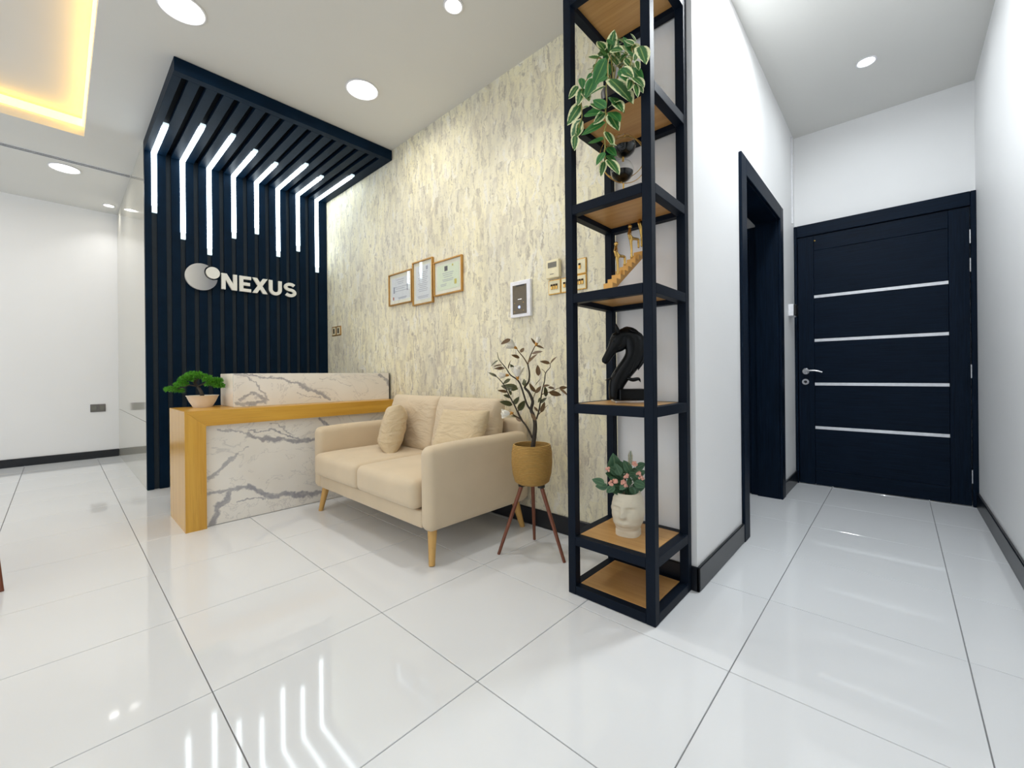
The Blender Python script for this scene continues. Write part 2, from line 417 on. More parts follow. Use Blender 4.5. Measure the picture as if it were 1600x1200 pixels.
def leaf_mesh(name, mat, width=.38, bend=.12, fold=.10, tip=1.0, n=6):
    """leaf of length 1 along +x, up is +z; few triangles"""
    me = bpy.data.meshes.new(name); vs_, fs, uv = [], [], []
    for i in range(n+1):
        t = i/n; wd = width*.5*math.sin(PI*min(1, t**.75*1.0))**.8 if 0 < t < 1 else .004
        if tip < 1: wd = width*.5*max(0.0, 1-abs(2*t-1)**2.2)**.5
        z = -bend*(t**1.6)
        for sgn in (-1, 0, 1):
            vs_.append((t, sgn*wd, z+fold*abs(sgn)*wd*1.6)); uv.append((t, .5+.5*sgn))
    for i in range(n):
        a = i*3
        fs += [(a, a+3, a+4, a+1), (a+1, a+4, a+5, a+2)]
    me.from_pydata(vs_, [], fs); l = me.uv_layers.new(name='UVMap')
    for p in me.polygons:
        p.use_smooth = True
        for li in p.loop_indices: l.data[li].uv = uv[me.loops[li].vertex_index]
    me.materials.append(M[mat]); return me
def frame_m(pos, direc, up, scale, base=Vector((0, 0, 0))):
    x = Vector(direc).normalized(); z = Vector(up); z = (z-x*z.dot(x))
    if z.length < 1e-4: z = Vector((0, 0, 1)) if abs(x.z) < .9 else Vector((1, 0, 0)); z = (z-x*z.dot(x))
    z.normalize(); y = z.cross(x)
    m4 = Matrix((x*scale, y*scale, z*scale)).transposed().to_4x4(); m4.translation = Vector(pos)-base
    return m4
def put(name, me, parent, pos, direc, up, scale):
    o = bpy.data.objects.new(name, me); o.parent = parent; COL.objects.link(o)
    o.matrix_local = frame_m(pos, direc, up, scale, wloc(parent)); return o
# ------------------------------------------------------------------ setting
WX, CZ, YR, YP, XE, YF, XL = 2.165, 3.15, -0.43, 0.69, 4.60, 7.50, -3.2   # wallpaper wall, ceiling, right wall, corridor wall, end wall, far wall, open side
FACE_Y = 4.95                                                          # front of the slatted wall
fl = MB().box(XL, XE, YR, YF, -.12, -.006).build('floor', 'grout'); tag(fl, 'white polished tile floor with thin grey joints', 'floor', kind='structure')
TS, TX, TY, GAP = .60, .330, .427, 0.0034
allowed = [(XL, .535, YR, YF), (.535, WX, YR, FACE_Y), (WX, XE, YR, YP), (2.86, 3.9, YP, 2.0)]
tiles = {}
i0 = math.floor((XL-TX)/TS); j0 = math.floor((YR-TY)/TS)
for i in range(i0, 9):
    for j in range(j0, 13):
        x0, x1 = max(XL, TX+i*TS), min(XE, TX+(i+1)*TS); y0, y1 = max(YR, TY+j*TS), min(YF, TY+(j+1)*TS)
        if x1-x0 < .02 or y1-y0 < .02: continue
        if not any(min(x1, b)-max(x0, a) > .01 and min(y1, d)-max(y0, c) > .01 for a, b, c, d in allowed): continue
        key = (round(x1-x0, 3), round(y1-y0, 3)); hx, hy = (x1-x0-GAP)/2, (y1-y0-GAP)/2
        if key not in tiles:
            t = MB().box(-hx, hx, -hy, hy, -.008, 0, .0012).build('tile', 'tile', fl); tiles[key] = t.data; t.location = ((x0+x1)/2, (y0+y1)/2, 0)
        else:
            t = bpy.data.objects.new('tile', tiles[key]); t.parent = fl; COL.objects.link(t); t.location = ((x0+x1)/2, (y0+y1)/2, 0)
# ceiling with a rectangular recessed tray
HX0, HX1, HY0, HY1 = -2.9, .17, 1.6, 5.27
c = MB()
c.box(XL, HX0, YR, YF, CZ, CZ+.3); c.box(HX1, XE, YR, YF, CZ, CZ+.3)
c.box(HX0, HX1, YR, HY0, CZ, CZ+.3); c.box(HX0, HX1, HY1, YF, CZ, CZ+.3)
c.box(HX0, HX1, HY0, HY1, CZ+.165, CZ+.3)
ce = c.build('ceiling', 'ceiling'); tag(ce, 'smooth off white ceiling with a recessed lit tray', 'ceiling', kind='structure')
def struct(name, boxes, mat, label, cat='wall', bev=0):
    b = MB()
    for q in boxes: b.box(*q, bev=bev)
    return tag(b.build(name, mat), label, cat, kind='structure')
struct('wall_middle', [(WX, WX+.18, 1.09, 5.05, 0, CZ)], 'wallpaper', 'wall papered with a cream and grey stone pattern behind the sofa')
struct('wall_partition', [(2.0, 2.85, YP, 1.09, 0, CZ), (2.85, 3.885, YP, .84, 2.225, CZ), (3.885, XE, YP, .84, 0, CZ)], 'wall', 'white corridor wall with a dark doorway, beside the tall shelf')
struct('wall_end', [(XE, XE+.15, YR, YP+.15, 0, CZ)], 'wall', 'white wall around the black entrance door')
struct('wall_right', [(XL, XE, YR-.15, YR, 0, CZ)], 'wall', 'plain white wall along the right side of the corridor')
struct('wall_far', [(XL, 2.165, YF, YF+.15, 0, CZ)], 'wall', 'white wall far left beyond the slatted panel')
struct('wall_inner', [(2.7, 2.85, 1.09, 2.15, 0, CZ), (2.7, 4.1, 2.0, 2.15, 0, CZ), (3.92, 4.1, .84, 2.0, 0, CZ)], 'wall', 'white walls of the small lobby behind the open doorway')
ws = struct('wall_side', [(.55, WX+.18, 5.05, YF, 0, CZ)], 'wall', 'block wall clad in glossy beige glass left of the slatted panel')
for z0, z1 in ((0.0, .612), (.616, CZ)):
    MB().box(.536, .55, FACE_Y+.012, YF, z0, z1, .001).build('glass_panel', 'glass_wall', ws)
    MB().box(.536, .55, FACE_Y+.002, FACE_Y+.012, z0, z1).build('glass_edge', 'glass_edge', ws)
BH, BT = .112, .015
def skirt(name, boxes, label):
    b = MB()
    for q in boxes: b.box(*q, bev=.004)
    tag(b.build(name, 'base'), label, 'baseboard', kind='structure')
skirt('baseboard_middle', [(WX-BT, WX, 1.12, 3.42, 0, BH)], 'black skirting board under the papered wall')
skirt('baseboard_partition', [(2.0-BT, 2.755, YP-BT, YP, 0, BH), (2.0-BT, 2.0, YP-BT, 1.09, 0, BH), (3.985, 4.55, YP-BT, YP, 0, BH)], 'black skirting board along the white corridor wall')
skirt('baseboard_right', [(XL, 4.55, YR, YR+BT, 0, BH)], 'black skirting board along the right corridor wall')
skirt('baseboard_far', [(XL, .535, YF-BT, YF, 0, .095)], 'black skirting board under the far left white wall')
tag(MB().box(4.455, 4.475, YP-.012, YP, 2.335, 3.11, .002).build('trim_1', 'white_plastic'), 'thin white cable trunking above the entrance door corner', 'trim', kind='structure')

# ---- door 1: black entrance door at the corridor end
d1 = thing('door_1', 'wide black entrance door with four horizontal silver strips', 'door', (XE, .12, 0), kind='structure')
fx = XE-.05
MB().box(fx, XE, .667, YP, 0, 2.325, .003).build('door_frame', 'door_v', d1)
MB().box(fx, XE, YR+.001, -.400, 0, 2.325, .003).build('door_frame', 'door_v', d1)
MB().box(fx, XE, -.3995, .6665, 2.222, 2.325, .003).build('door_frame', 'door', d1)
lx = XE-.035
MB().box(lx, XE-.002, .545, .663, .006, 2.216, .002).build('stile', 'door_v', d1)
MB().box(lx, XE-.002, -.396, -.287, .006, 2.216, .002).build('stile', 'door_v', d1)
MB().box(lx, XE-.002, -.286, .544, 2.084, 2.216, .002).build('rail', 'door', d1)
MB().box(lx, XE-.002, -.286, .544, .006, .130, .002).build('rail', 'door', d1)
zs = [.1315, .512, .898, 1.286, 1.674, 2.0825]
for k in range(5):
    a = zs[k]+(.013 if k else 0); b = zs[k+1]-(.013 if k < 4 else 0)
    MB().box(lx+.002, XE-.002, -.286, .544, a, b, .002).build('panel', 'door', d1)
for z in zs[1:5]:
    MB().box(lx-.001, XE-.004, -.286, .544, z-.0125, z+.0125, .001).build('silver_strip', 'alu', d1)
h = MB(); h.lathe([(.001, 0), (.026, 0), (.028, .004), (.022, .009), (.001, .009)], (0, 0, 0), 24, False, False)
for v in h.bm.verts: v.co = Vector((lx-v.co.z, .612+v.co.x, 1.012+v.co.y))
h.tube([(lx-.005, .612, 1.012), (lx-.05, .612, 1.012)], .010, 10)
h.tube(spline([(lx-.048, .615, 1.012), (lx-.05, .58, 1.018), (lx-.048, .53, 1.016), (lx-.046, .485, 1.002)], 4), .009, 10)
h.build('handle', 'chrome', d1, 40)
h = MB(); h.lathe([(.010, 0.002), (.012, .006), (.026, .006), (.028, 0)], (0, 0, 0), 24, False, False)
for v in h.bm.verts: v.co = Vector((lx-v.co.z, .612+v.co.x, .918+v.co.y))
h.build('lock_rosette', 'chrome', d1, 40)
MB().box(lx-.004, lx, .606, .618, .906, .93, .001).build('keyhole', 'blackp', d1)
for z in (1.993, 1.783, 1.0, .224):
    b = MB().tube([(lx-.006, -.3985, z-.05), (lx-.006, -.3985, z+.05)], .0065, 10); b.build('hinge', 'chrome', d1, 40)
MB().ball((lx-.001, .535, 2.17), .009, 1).build('door_viewer', 'gold', d1, 180)

# ---- door 2: black doorway lining; door 3: black door standing inside the lobby
d2 = thing('door_2', 'black framed open doorway in the white corridor wall', 'doorway', (3.37, YP, 0), kind='structure')
MB().box(2.755, 2.868, YP-.018, YP, 0, 2.325, .003).build('door_frame', 'door_v', d2)
MB().box(3.868, 3.98, YP-.018, YP, 0, 2.325, .003).build('door_frame', 'door_v', d2)
MB().box(2.8682, 3.8678, YP-.018, YP, 2.215, 2.325, .003).build('door_frame', 'door', d2)
MB().box(2.851, 2.868, YP+.0005, .85, 0, 2.224).build('jamb_lining', 'door_v', d2)
MB().box(3.868, 3.884, YP+.0005, .85, 0, 2.224).build('jamb_lining', 'door_v', d2)
MB().box(2.8682, 3.8678, YP+.0005, .85, 2.208, 2.224).build('head_lining', 'door', d2)
d3 = thing('door_3', 'black inner door with a chrome lever seen through the doorway', 'door', (3.9, 1.3, 0), kind='structure')
MB().box(3.885, 3.92, .851, .90, 0, 2.2, .002).build('door_frame', 'door_v', d3)
MB().box(3.885, 3.92, 1.72, 1.80, 0, 2.2, .002).build('door_frame', 'door_v', d3)
MB().box(3.885, 3.92, .9005, 1.7195, 2.12, 2.2, .002).build('door_frame', 'door', d3)
MB().box(3.892, 3.918, .903, 1.717, .006, 2.117, .002).build('panel', 'door_v', d3)
MB().box(3.886, 3.892, .915, .965, .87, 1.10, .004).build('lock_plate', 'chrome', d3)
h = MB(); h.tube([(3.89, .94, 1.02), (3.845, .94, 1.02)], .010, 10)
h.tube(spline([(3.847, .935, 1.02), (3.845, .985, 1.024), (3.85, 1.06, 1.008)], 4), .010, 10); h.build('handle', 'chrome', d3, 40)

# ---- light cove in the tray
cv = thing('cove_light', 'glowing amber LED strip around the recessed ceiling tray', 'cove light', (-1.4, 3.4, CZ+.1))
for (x0, x1, y0, y1) in ((HX0+.03, HX1-.012, HY1-.012, HY1), (HX1-.012, HX1, HY0+.03, HY1), (HX0+.03, HX1-.012, HY0, HY0+.012), (HX0, HX0+.012, HY0+.03, HY1-.03)):
    MB().box(x0, x1, y0, y1, CZ+.082, CZ+.145).build('led_strip', 'cove', cv)

# ---- ceiling fittings
def down_light(x, y, r, label, watts, power=True, spot=False, tint=(1.0, .985, .955)):
    t = thing('ceiling_light', label, 'light', (x, y, CZ), group='recessed ceiling lights')
    MB().lathe([(r, 0), (r+.012, -.002), (r+.012, -.006), (r+.004, -.009), (r-.002, -.004)], (x, y, CZ), 40, False, False).build('trim_ring', 'white_plastic', t, 60)
    MB().lathe([(.001, -.0035), (r*.7, -0.0034), (r, -.003)], (x, y, CZ), 40, True, False).build('diffuser', 'lamp', t, 180)
    if power:
        l = bpy.data.lights.new('lamp', 'AREA'); l.shape = 'DISK'; l.size = 2*r; l.energy = watts
        l.color = tint; l.spread = math.radians(110 if spot else 172)
        o = bpy.data.objects.new('lamp', l); COL.objects.link(o); o.parent = t; o.location = (0, 0, -.012)
    return t
down_light(1.555, 2.925, .105, 'large round ceiling light above the beige sofa', W_PANEL*.85)
down_light(.500, 3.03, .105, 'large round ceiling light cut by the top of the photo, between tray and canopy', W_PANEL*1.25)
down_light(.06, 6.20, .105, 'large round ceiling light beyond the air slot at far left', W_PANEL)
down_light(1.565, 1.875, .045, 'small ceiling spotlight in front of the tall shelf', W_SPOT, spot=True)
down_light(3.80, .145, .045, 'small ceiling spotlight in the corridor before the entrance door', W_CORRIDOR, tint=(.88, .95, 1.0))
down_light(.44, 7.15, .045, 'small ceiling spotlight close to the far white wall', 1.6, spot=True)
for (x, y, where) in ((2.45, .44, 'added near the corridor mouth to brighten its walls'), (2.72, .30, 'added just inside the corridor to brighten its walls'), (.3, .3, 'nearly overhead of the camera'), (-1.4, .4, 'behind the camera'), (-1.6, 6.3, 'beyond the left edge of the photo')):
    down_light(x, y, .105, 'large round ceiling light out of view, '+where, W_PANEL*(1.8 if x > 2 else .9), tint=(.9, .96, 1.0))  # unseen lamps; the corridor pair is added to brighten the corridor walls
sd = thing('air_slot_diffuser', 'long narrow air slot in the ceiling at far left', 'air vent', (-1.3, 5.96, CZ))
for k in range(3):
    MB().box(XL+.1, .53, 5.925+k*.032, 5.933+k*.032, CZ-.006, CZ).build('frame_rail', 'alu', sd)
for k in range(2):
    MB().box(XL+.1, .53, 5.9335+k*.032, 5.9565+k*.032, CZ-.002, CZ+.001).build('slot', 'blackp', sd)

# ------------------------------------------------------------------ slatted feature wall and canopy
sp = thing('slat_panel', 'black fluted wall panel folding into a canopy below the ceiling', 'wall panel', (1.35, FACE_Y, 0))
PX0, PX1, CY0, SZ = .535, WX-.003, 3.515, 3.055       # left, right, canopy front, canopy underside
MB().box(PX0, PX1, FACE_Y+.028, FACE_Y+.045, 0.004, CZ-.005).build('back_board', 'groove', sp)
MB().box(PX0+.02, PX1, CY0+.02, FACE_Y+.028, SZ+.035, CZ-.004).build('canopy_board', 'canopy_void', sp)
PITCH, GX0, GW = .1031, .603, .038
edges = [PX0]+[v for k in range(15) for v in (GX0+k*PITCH-GW/2, GX0+k*PITCH+GW/2)]+[PX1]
for k in range(16):
    a, b = edges[2*k], edges[2*k+1]
    MB().box(a, b, FACE_Y, FACE_Y+.028, .004, SZ+.034, .0015).build('slat', 'slat', sp)
    MB().box(a, b, CY0+.062, FACE_Y-.0005, SZ, SZ+.034, .0015).build('slat', 'slat', sp)
MB().box(PX0, PX1, CY0, CY0+.0615, SZ-.001, CZ-.003, .002).build('canopy_edge', 'slat', sp)
MB().box(PX0, PX0+.0195, CY0+.062, FACE_Y+.028, SZ+.0345, CZ-.003, .001).build('canopy_edge', 'slat', sp)
bot = [2.511, 2.317, 2.212, 2.422, 2.515, 2.319, 2.420, 2.219]
top = [4.315, 4.115, 4.10, 4.24, 4.352, 4.165, 4.306, 4.06]
ordn = ['leftmost', 'second from left', 'third from left', 'fourth from left', 'fifth from left', 'sixth from left', 'seventh from left', 'rightmost']
for k in range(8):
    xc = GX0+2*k*PITCH; x0, x1 = xc-.0185, xc+.0185
    t = thing('led_light', ordn[k]+' white LED line bent from the slatted wall onto the canopy', 'light', (xc, FACE_Y, SZ), group='LED lines in the slatted wall')
    yf, zf = FACE_Y-.009, SZ-.009
    MB().box(x0, x1, yf, yf+.023, bot[k]+.062, SZ-.0095, .001).build('wall_diffuser', 'led', t)
    MB().box(x0, x1, top[k]+.055, yf+.022, zf, zf+.023, .001).build('canopy_diffuser', 'led', t)
    MB().box(x0, x1, yf, yf+.018, bot[k], bot[k]+.0615, .001).build('end_cover', 'led_end', t)
    MB().box(x0, x1, top[k], top[k]+.0545, zf, zf+.018, .001).build('end_cover', 'led_end', t)
# sign: disc, small disc, five letters
sg = thing('wall_sign', 'silver and white raised lettering with two discs on the black slats', 'sign', (1.3, FACE_Y, 1.97))
LY0, LY1 = FACE_Y-.035, FACE_Y-.012
def disc(c, r, y0, y1, name, mat, n=48, cut=None):
    poly = []
    for k in range(n):
        p = Vector((c[0]+r*math.cos(k/n*2*PI), c[1]+r*math.sin(k/n*2*PI)))
        if cut:
            q = p-Vector(cut[0])
            if q.length < cut[1]: p = None
        if p is not None: poly.append(tuple(p))
    return poly
C1, R1, C2, R2 = (.942, 1.98), .128, (1.032, 2.032), .057
rg = R2+.012
pts = []
n_ = 96; started = False
out = [Vector((C1[0]+R1*math.cos(k/n_*2*PI), C1[1]+R1*math.sin(k/n_*2*PI))) for k in range(n_)]
keep = [k for k in range(n_) if (out[k]-Vector(C2)).length > rg]
st = next(k for k in keep if (k-1) % n_ not in keep)
arc = [(st+k) % n_ for k in range(n_) if (st+k) % n_ in keep]
poly = [tuple(out[k]) for k in arc]
a_end = math.atan2(out[arc[-1]].y-C2[1], out[arc[-1]].x-C2[0]); a_st = math.atan2(out[arc[0]].y-C2[1], out[arc[0]].x-C2[0])
mid = math.atan2(C1[1]-C2[1], C1[0]-C2[0])
def unwrap(a, ref):
    while a-ref > PI: a -= 2*PI
    while a-ref < -PI: a += 2*PI
    return a
a0, a1 = unwrap(a_end, mid), unwrap(a_st, mid)
poly += [(C2[0]+rg*math.cos(a0+(a1-a0)*k/24), C2[1]+rg*math.sin(a0+(a1-a0)*k/24)) for k in range(1, 24)]
MB().plate(poly, LY0, LY1).build('large_disc', 'logo_disc', sg, origin=(C1[0], LY0, C1[1]))
MB().plate([(C2[0]+R2*math.cos(k/48*2*PI), C2[1]+R2*math.sin(k/48*2*PI)) for k in range(48)], LY0-.008, LY1).build('small_disc', 'logo_white', sg)
for (cx_, cz_) in (C1, C2): MB().tube([(cx_, LY1, cz_), (cx_, FACE_Y+.01, cz_)], .012, 8).build('standoff', 'blackp', sg)
def stroke(pts, wd):
    """offset polygon of an open polyline with mitred corners"""
    P = [Vector(p) for p in pts]; L, R = [], []
    for i, p in enumerate(P):
        d0 = (p-P[i-1]).normalized() if i else (P[1]-P[0]).normalized()
        d1 = (P[i+1]-p).normalized() if i < len(P)-1 else d0
        n0, n1 = Vector((-d0.y, d0.x)), Vector((-d1.y, d1.x)); mt = (n0+n1).normalized(); k = wd/2/max(.4, mt.dot(n0))
        L.append(tuple(p+mt*k)); R.append(tuple(p-mt*k))
    return L+R[::-1]
ZB, ZT, SW = 1.888, 2.046, .034
def letter(polys):
    b = MB()
    for p in polys: b.plate(p, LY0, LY1)
    b.build('letter', 'logo_white', sg)
def rect(x0, x1, z0, z1): return [(x0, z0), (x1, z0), (x1, z1), (x0, z1)]
hs = SW/2
x0, x1 = 1.104, 1.237
dw = .044; sl = (ZT-ZB)/(x1-x0-dw)
letter([[(x0, ZB), (x0+SW, ZB), (x0+SW, ZT-SW*sl), (x1-dw, ZB), (x1, ZB), (x1, ZT), (x1-SW, ZT), (x1-SW, ZB+SW*sl), (x0+dw, ZT), (x0, ZT)]])
x0, x1 = 1.258, 1.362
letter([rect(x0, x0+SW, ZB, ZT), rect(x0+SW, x1, ZB, ZB+.031), rect(x0+SW, x1, ZT-.031, ZT), rect(x0+SW, x1-.010, (ZB+ZT)/2-.0155, (ZB+ZT)/2+.0155)])
x0, x1 = 1.374, 1.516
dw = .043; xm, zm = (x0+x1)/2, (ZB+ZT)/2; dz = (xm-x0-dw)/(x1-x0-dw)*(ZT-ZB)
letter([[(x0, ZB), (x0+dw, ZB), (xm, ZB+dz), (x1-dw, ZB), (x1, ZB), ((x0+dw+x1)/2, zm), (x1, ZT), (x1-dw, ZT), (xm, ZT-dz), (x0+dw, ZT), (x0, ZT), ((x0+x1-dw)/2, zm)]])
x0, x1 = 1.530, 1.656
rU = (x1-x0)/2-hs; cxu = (x0+x1)/2
letter([stroke([(x0+hs, ZT)]+[(cxu-rU*math.cos(a), ZB+hs+rU-rU*math.sin(a)) for a in [k/12*PI for k in range(13)]]+[(x1-hs, ZT)], SW)])
x0, x1 = 1.678, 1.806
cxs, hh = (x0+x1)/2, (ZT-ZB)
rx, rz = (x1-x0)/2-hs, (hh-SW)/4
s_pts = [(cxs+rx*math.cos(a), ZT-hs-rz+rz*math.sin(a)) for a in [math.radians(28+k*20) for k in range(0, 12)]]
s_pts = [(cxs+rx*math.cos(math.radians(a)), ZT-hs-rz+rz*math.sin(math.radians(a))) for a in range(30, 271, 20)]
s_pts += [(cxs+rx*math.cos(math.radians(a)), ZB+hs+rz+rz*math.sin(math.radians(a))) for a in range(90, -151, -20)][1:]
letter([stroke(s_pts, SW*.95)])
# ------------------------------------------------------------------ reception desk
rd = thing('reception_desk', 'reception desk with oak waterfall edge and grey veined white marble front', 'desk', (1.35, 3.66, 0))
DX0, DX1, DY0, DY1, DZ, DI, DL = .553, 2.148, 3.40, 3.935, .790, .686, .668
def prism_y(poly, y0, y1, bev=0):
    b = MB().plate(poly, y0, y1)
    return b
prism_y([(DX0, 0), (DL, 0), (DL, DI), (DX0, DZ)], DY0, DY1).build('side_panel', 'oak_z', rd)
prism_y([(DX0+.0008, DZ), (DL+.0008, DI), (DX1, DI), (DX1, DZ)], DY0, DY1).build('counter_top', 'oak_x', rd)
MB().box(DL+.001, DX1, 3.44, 3.46, .004, DI-.001).build('front_panel', 'marble_front', rd, origin=(0, 0, 0))
MB().box(.868, 2.138, 3.570, 3.588, DZ+.0005, 1.038, .001).build('upper_front_panel', 'marble_top', rd, origin=(0, 0, 0))
MB().rbox(.868, .886, 3.5885, 3.93, DZ+.0005, 1.038, .004, 1, 2).build('upper_side_panel', 'ceramic', rd, 60)
MB().box(.8865, 2.138, 3.5885, 3.93, 1.02, 1.037, .001).build('upper_shelf', 'ceramic', rd)
MB().box(2.1385, 2.148, 3.575, 3.93, DZ+.0005, 1.036).build('gap_shade', 'blackp', rd)  # black filler standing in for the shade of the gap beside the wall

# bonsai in a white bowl
bc = at_z(315, 637, DZ); bx, by = .727, 3.80
bo = thing('bonsai', 'small green bonsai in a white bowl on the left end of the desk', 'plant', (bx, by, DZ))
MB().lathe([(.001, .002), (.050, .002), (.056, 0), (.060, .006), (.082, .045), (.098, .084), (.101, .086), (.102, .089), (.096, .089), (.092, .082), (.07, .06), (.001, .055)], (bx, by, DZ), 40, False, False).build('bowl', 'ceramic', bo, 60)
MB().lathe([(.001, .076), (.06, .078), (.091, .072)], (bx, by, DZ), 24, True, False).build('soil', 'soil', bo, 180)
kd = FW.x*bx+FW.y*by
def bp(px, py, dk=0): return at_d(px, py, kd+dk)
base = Vector((bx, by, DZ+.074))
tr = spline([base, bp(314, 612), bp(309, 604, .02), bp(303, 597), bp(306, 591, -.01)], 4)
MB().tube(tr, [.014*(1-.55*i/(len(tr)-1)) for i in range(len(tr))], 8).build('trunk', 'bark', bo, 180)
for pts in ([tr[8], bp(296, 602, -.02), bp(282, 606, -.03), bp(270, 611, -.03)], [tr[8], bp(322, 598, .02), bp(334, 598, .03), bp(343, 600, .03)], [tr[11], bp(312, 589), bp(320, 588)]):
    q = spline(pts, 3); MB().tube(q, [.007*(1-.6*i/(len(q)-1)) for i in range(len(q))], 6).build('branch', 'bark', bo, 180)
rnd = random.Random(3)
def tuft_pad(px, py, dk, rx, rz, count):
    c = bp(px, py, dk); me = bpy.data.meshes.new('foliage'); vs_, fs = [], []
    for _ in range(count):
        a, e = rnd.uniform(0, 2*PI), rnd.uniform(-.5, 1); rr = rnd.random()**.45
        d = Vector((math.cos(a)*math.sqrt(1-e*e*.9), math.sin(a)*math.sqrt(1-e*e*.9), e)); p = c+Vector((d.x*rx*rr, d.y*rx*rr, d.z*rz*rr))
        for _k in range(4):
            dd = (d+Vector((rnd.gauss(0, .6), rnd.gauss(0, .6), rnd.gauss(.3, .5)))).normalized(); s = dd.cross(Vector((rnd.gauss(0, 1), rnd.gauss(0, 1), rnd.gauss(0, 1)))).normalized()*.0022
            L = rnd.uniform(.009, .016); i = len(vs_)
            vs_ += [tuple(p-s-Vector(wloc(bo))), tuple(p+s-Vector(wloc(bo))), tuple(p+dd*L-Vector(wloc(bo)))]; fs.append((i, i+1, i+2))
    me.from_pydata(vs_, [], fs); me.materials.append(M['needle']); o = bpy.data.objects.new('foliage', me); o.parent = bo; COL.objects.link(o); o['kind'] = 'stuff'
for a in ((304, 587, 0, .062, .030, 420), (318, 590, .03, .055, .026, 320), (292, 593, -.02, .050, .026, 320), (283, 601, -.03, .045, .026, 300), (270, 609, -.03, .050, .024, 320), (279, 611, .02, .040, .018, 200),
          (338, 595, .03, .042, .024, 280), (343, 603, .03, .036, .026, 240), (330, 601, 0, .040, .020, 200), (325, 594, -.03, .035, .022, 200)):
    tuft_pad(*a)

# ------------------------------------------------------------------ sofa
so = thing('sofa', 'beige two seat fabric sofa on tapered beech legs against the papered wall', 'sofa', (1.70, 2.52, 0))
SY0, SY1, SX0, SX1 = 1.79, 3.25, 1.30, 2.125
MB().rbox(SX0+.012, SX1-.02, SY0+.09, SY1-.09, .188, .28, .012, 4, 2).build('base_frame', 'sofa', so, 60)
def arm_fn(h):
    def f(co, u):
        if co.z > 0: co.z -= .012*max(0, -u.x)**3
        return co
    return f
for y0, y1 in ((SY0, SY0+.098), (SY1-.098, SY1)):
    MB().rbox(SX0, SX1-.03, y0, y1, .180, .640, .044, 6, 5, arm_fn(0)).build('armrest', 'sofa', so, 180)
MB().rbox(SX1-.085, SX1, SY0+.02, SY1-.02, .182, .715, .035, 6, 4).build('backrest', 'sofa', so, 180)
def seat_fn(co, u):
    if co.z > 0: co.z += .016*(1-u.x**4)*(1-u.y**4)
    if u.x < -.8: co.x -= .010*(1-u.y**2)*(1-u.z**2)
    return co
for y0, y1 in ((SY0+.102, 2.518), (2.522, SY1-.102)):
    MB().rbox(1.262, 2.00, y0, y1, .288, .448, .040, 8, 4, seat_fn).build('seat_cushion', 'sofa', so, 180)
def pillow(name, mat, parent, c, nrm, up, wd, ht, th, pinch=.06, power=.5, wr=.006, seed=0, n=22):
    z = Vector(nrm).normalized(); y = Vector(up); y = (y-z*y.dot(z)).normalized(); x = y.cross(z); b = MB(); grid = {}
    for sd_ in (1, -1):
        for i in range(n+1):
            for j in range(n+1):
                u, v = math.sin((-1+2*i/n)*PI/2), math.sin((-1+2*j/n)*PI/2)
                edge = i in (0, n) or j in (0, n)
                if edge and (i, j, 1) in grid: grid[(i, j, -1)] = grid[(i, j, 1)]; continue
                f = max(0, (1-u**4)*(1-v**4))**power
                w_ = mnoise.noise(Vector((u*2.4+seed, v*2.4, sd_*3)))*wr*2*f+mnoise.noise(Vector((u*6+seed, v*2, sd_)))*wr*f
                px_, py_ = u*wd/2*(1-pinch*(1-v*v)), v*ht/2*(1-pinch*(1-u*u))
                grid[(i, j, sd_)] = b.bm.verts.new(Vector(c)+x*px_+y*py_+z*(sd_*th/2*f+w_))
        for i in range(n):
            for j in range(n):
                b.bm.faces.new([grid[k] for k in ((i, j, sd_), (i+1, j, sd_), (i+1, j+1, sd_), (i, j+1, sd_))])
    return b.build(name, mat, parent, 180)
for y0, y1, sd_ in ((SY0+.115, 2.52, 1.0), (2.525, SY1-.125, 5.0)):
    pillow('back_cushion', 'sofa_cushion', so, (1.925, (y0+y1)/2, .640), (-.97, 0, .2), (.2, 0, .97), y1-y0+.01, .43, .19, .012, .30, .006, sd_)
for (tx, ty, fx_, fy_) in ((1.37, 1.862, 1.335, 1.822), (1.37, 3.178, 1.335, 3.205), (2.03, 1.862, 2.085, 1.842), (2.03, 3.178, 2.085, 3.205)):
    MB().tube([(fx_, fy_, 0), (fx_+(tx-fx_)*.5, fy_+(ty-fy_)*.5, .097), (tx, ty, .194)], [.0165, .021, .027], 14).build('leg', 'leg_wood', so, 50)
p1 = thing('throw_pillow', 'small beige throw pillow standing at the left end of the sofa', 'pillow', (1.70, 2.84, .45), group='throw pillows on the sofa')
pillow('cover', 'throw', p1, (1.70, 2.79, .612), (-.86, .46, .22), (.20, -.02, .98), .34, .36, .17, .05, .42, .008, 2.0)
p2 = thing('throw_pillow', 'small beige throw pillow leaning at the right end of the sofa', 'pillow', (1.72, 2.03, .45), group='throw pillows on the sofa')
pillow('cover', 'throw', p2, (1.705, 2.03, .622), (-.86, -.20, .42), (.40, .10, .90), .36, .36, .14, .05, .42, .008, 8.0)

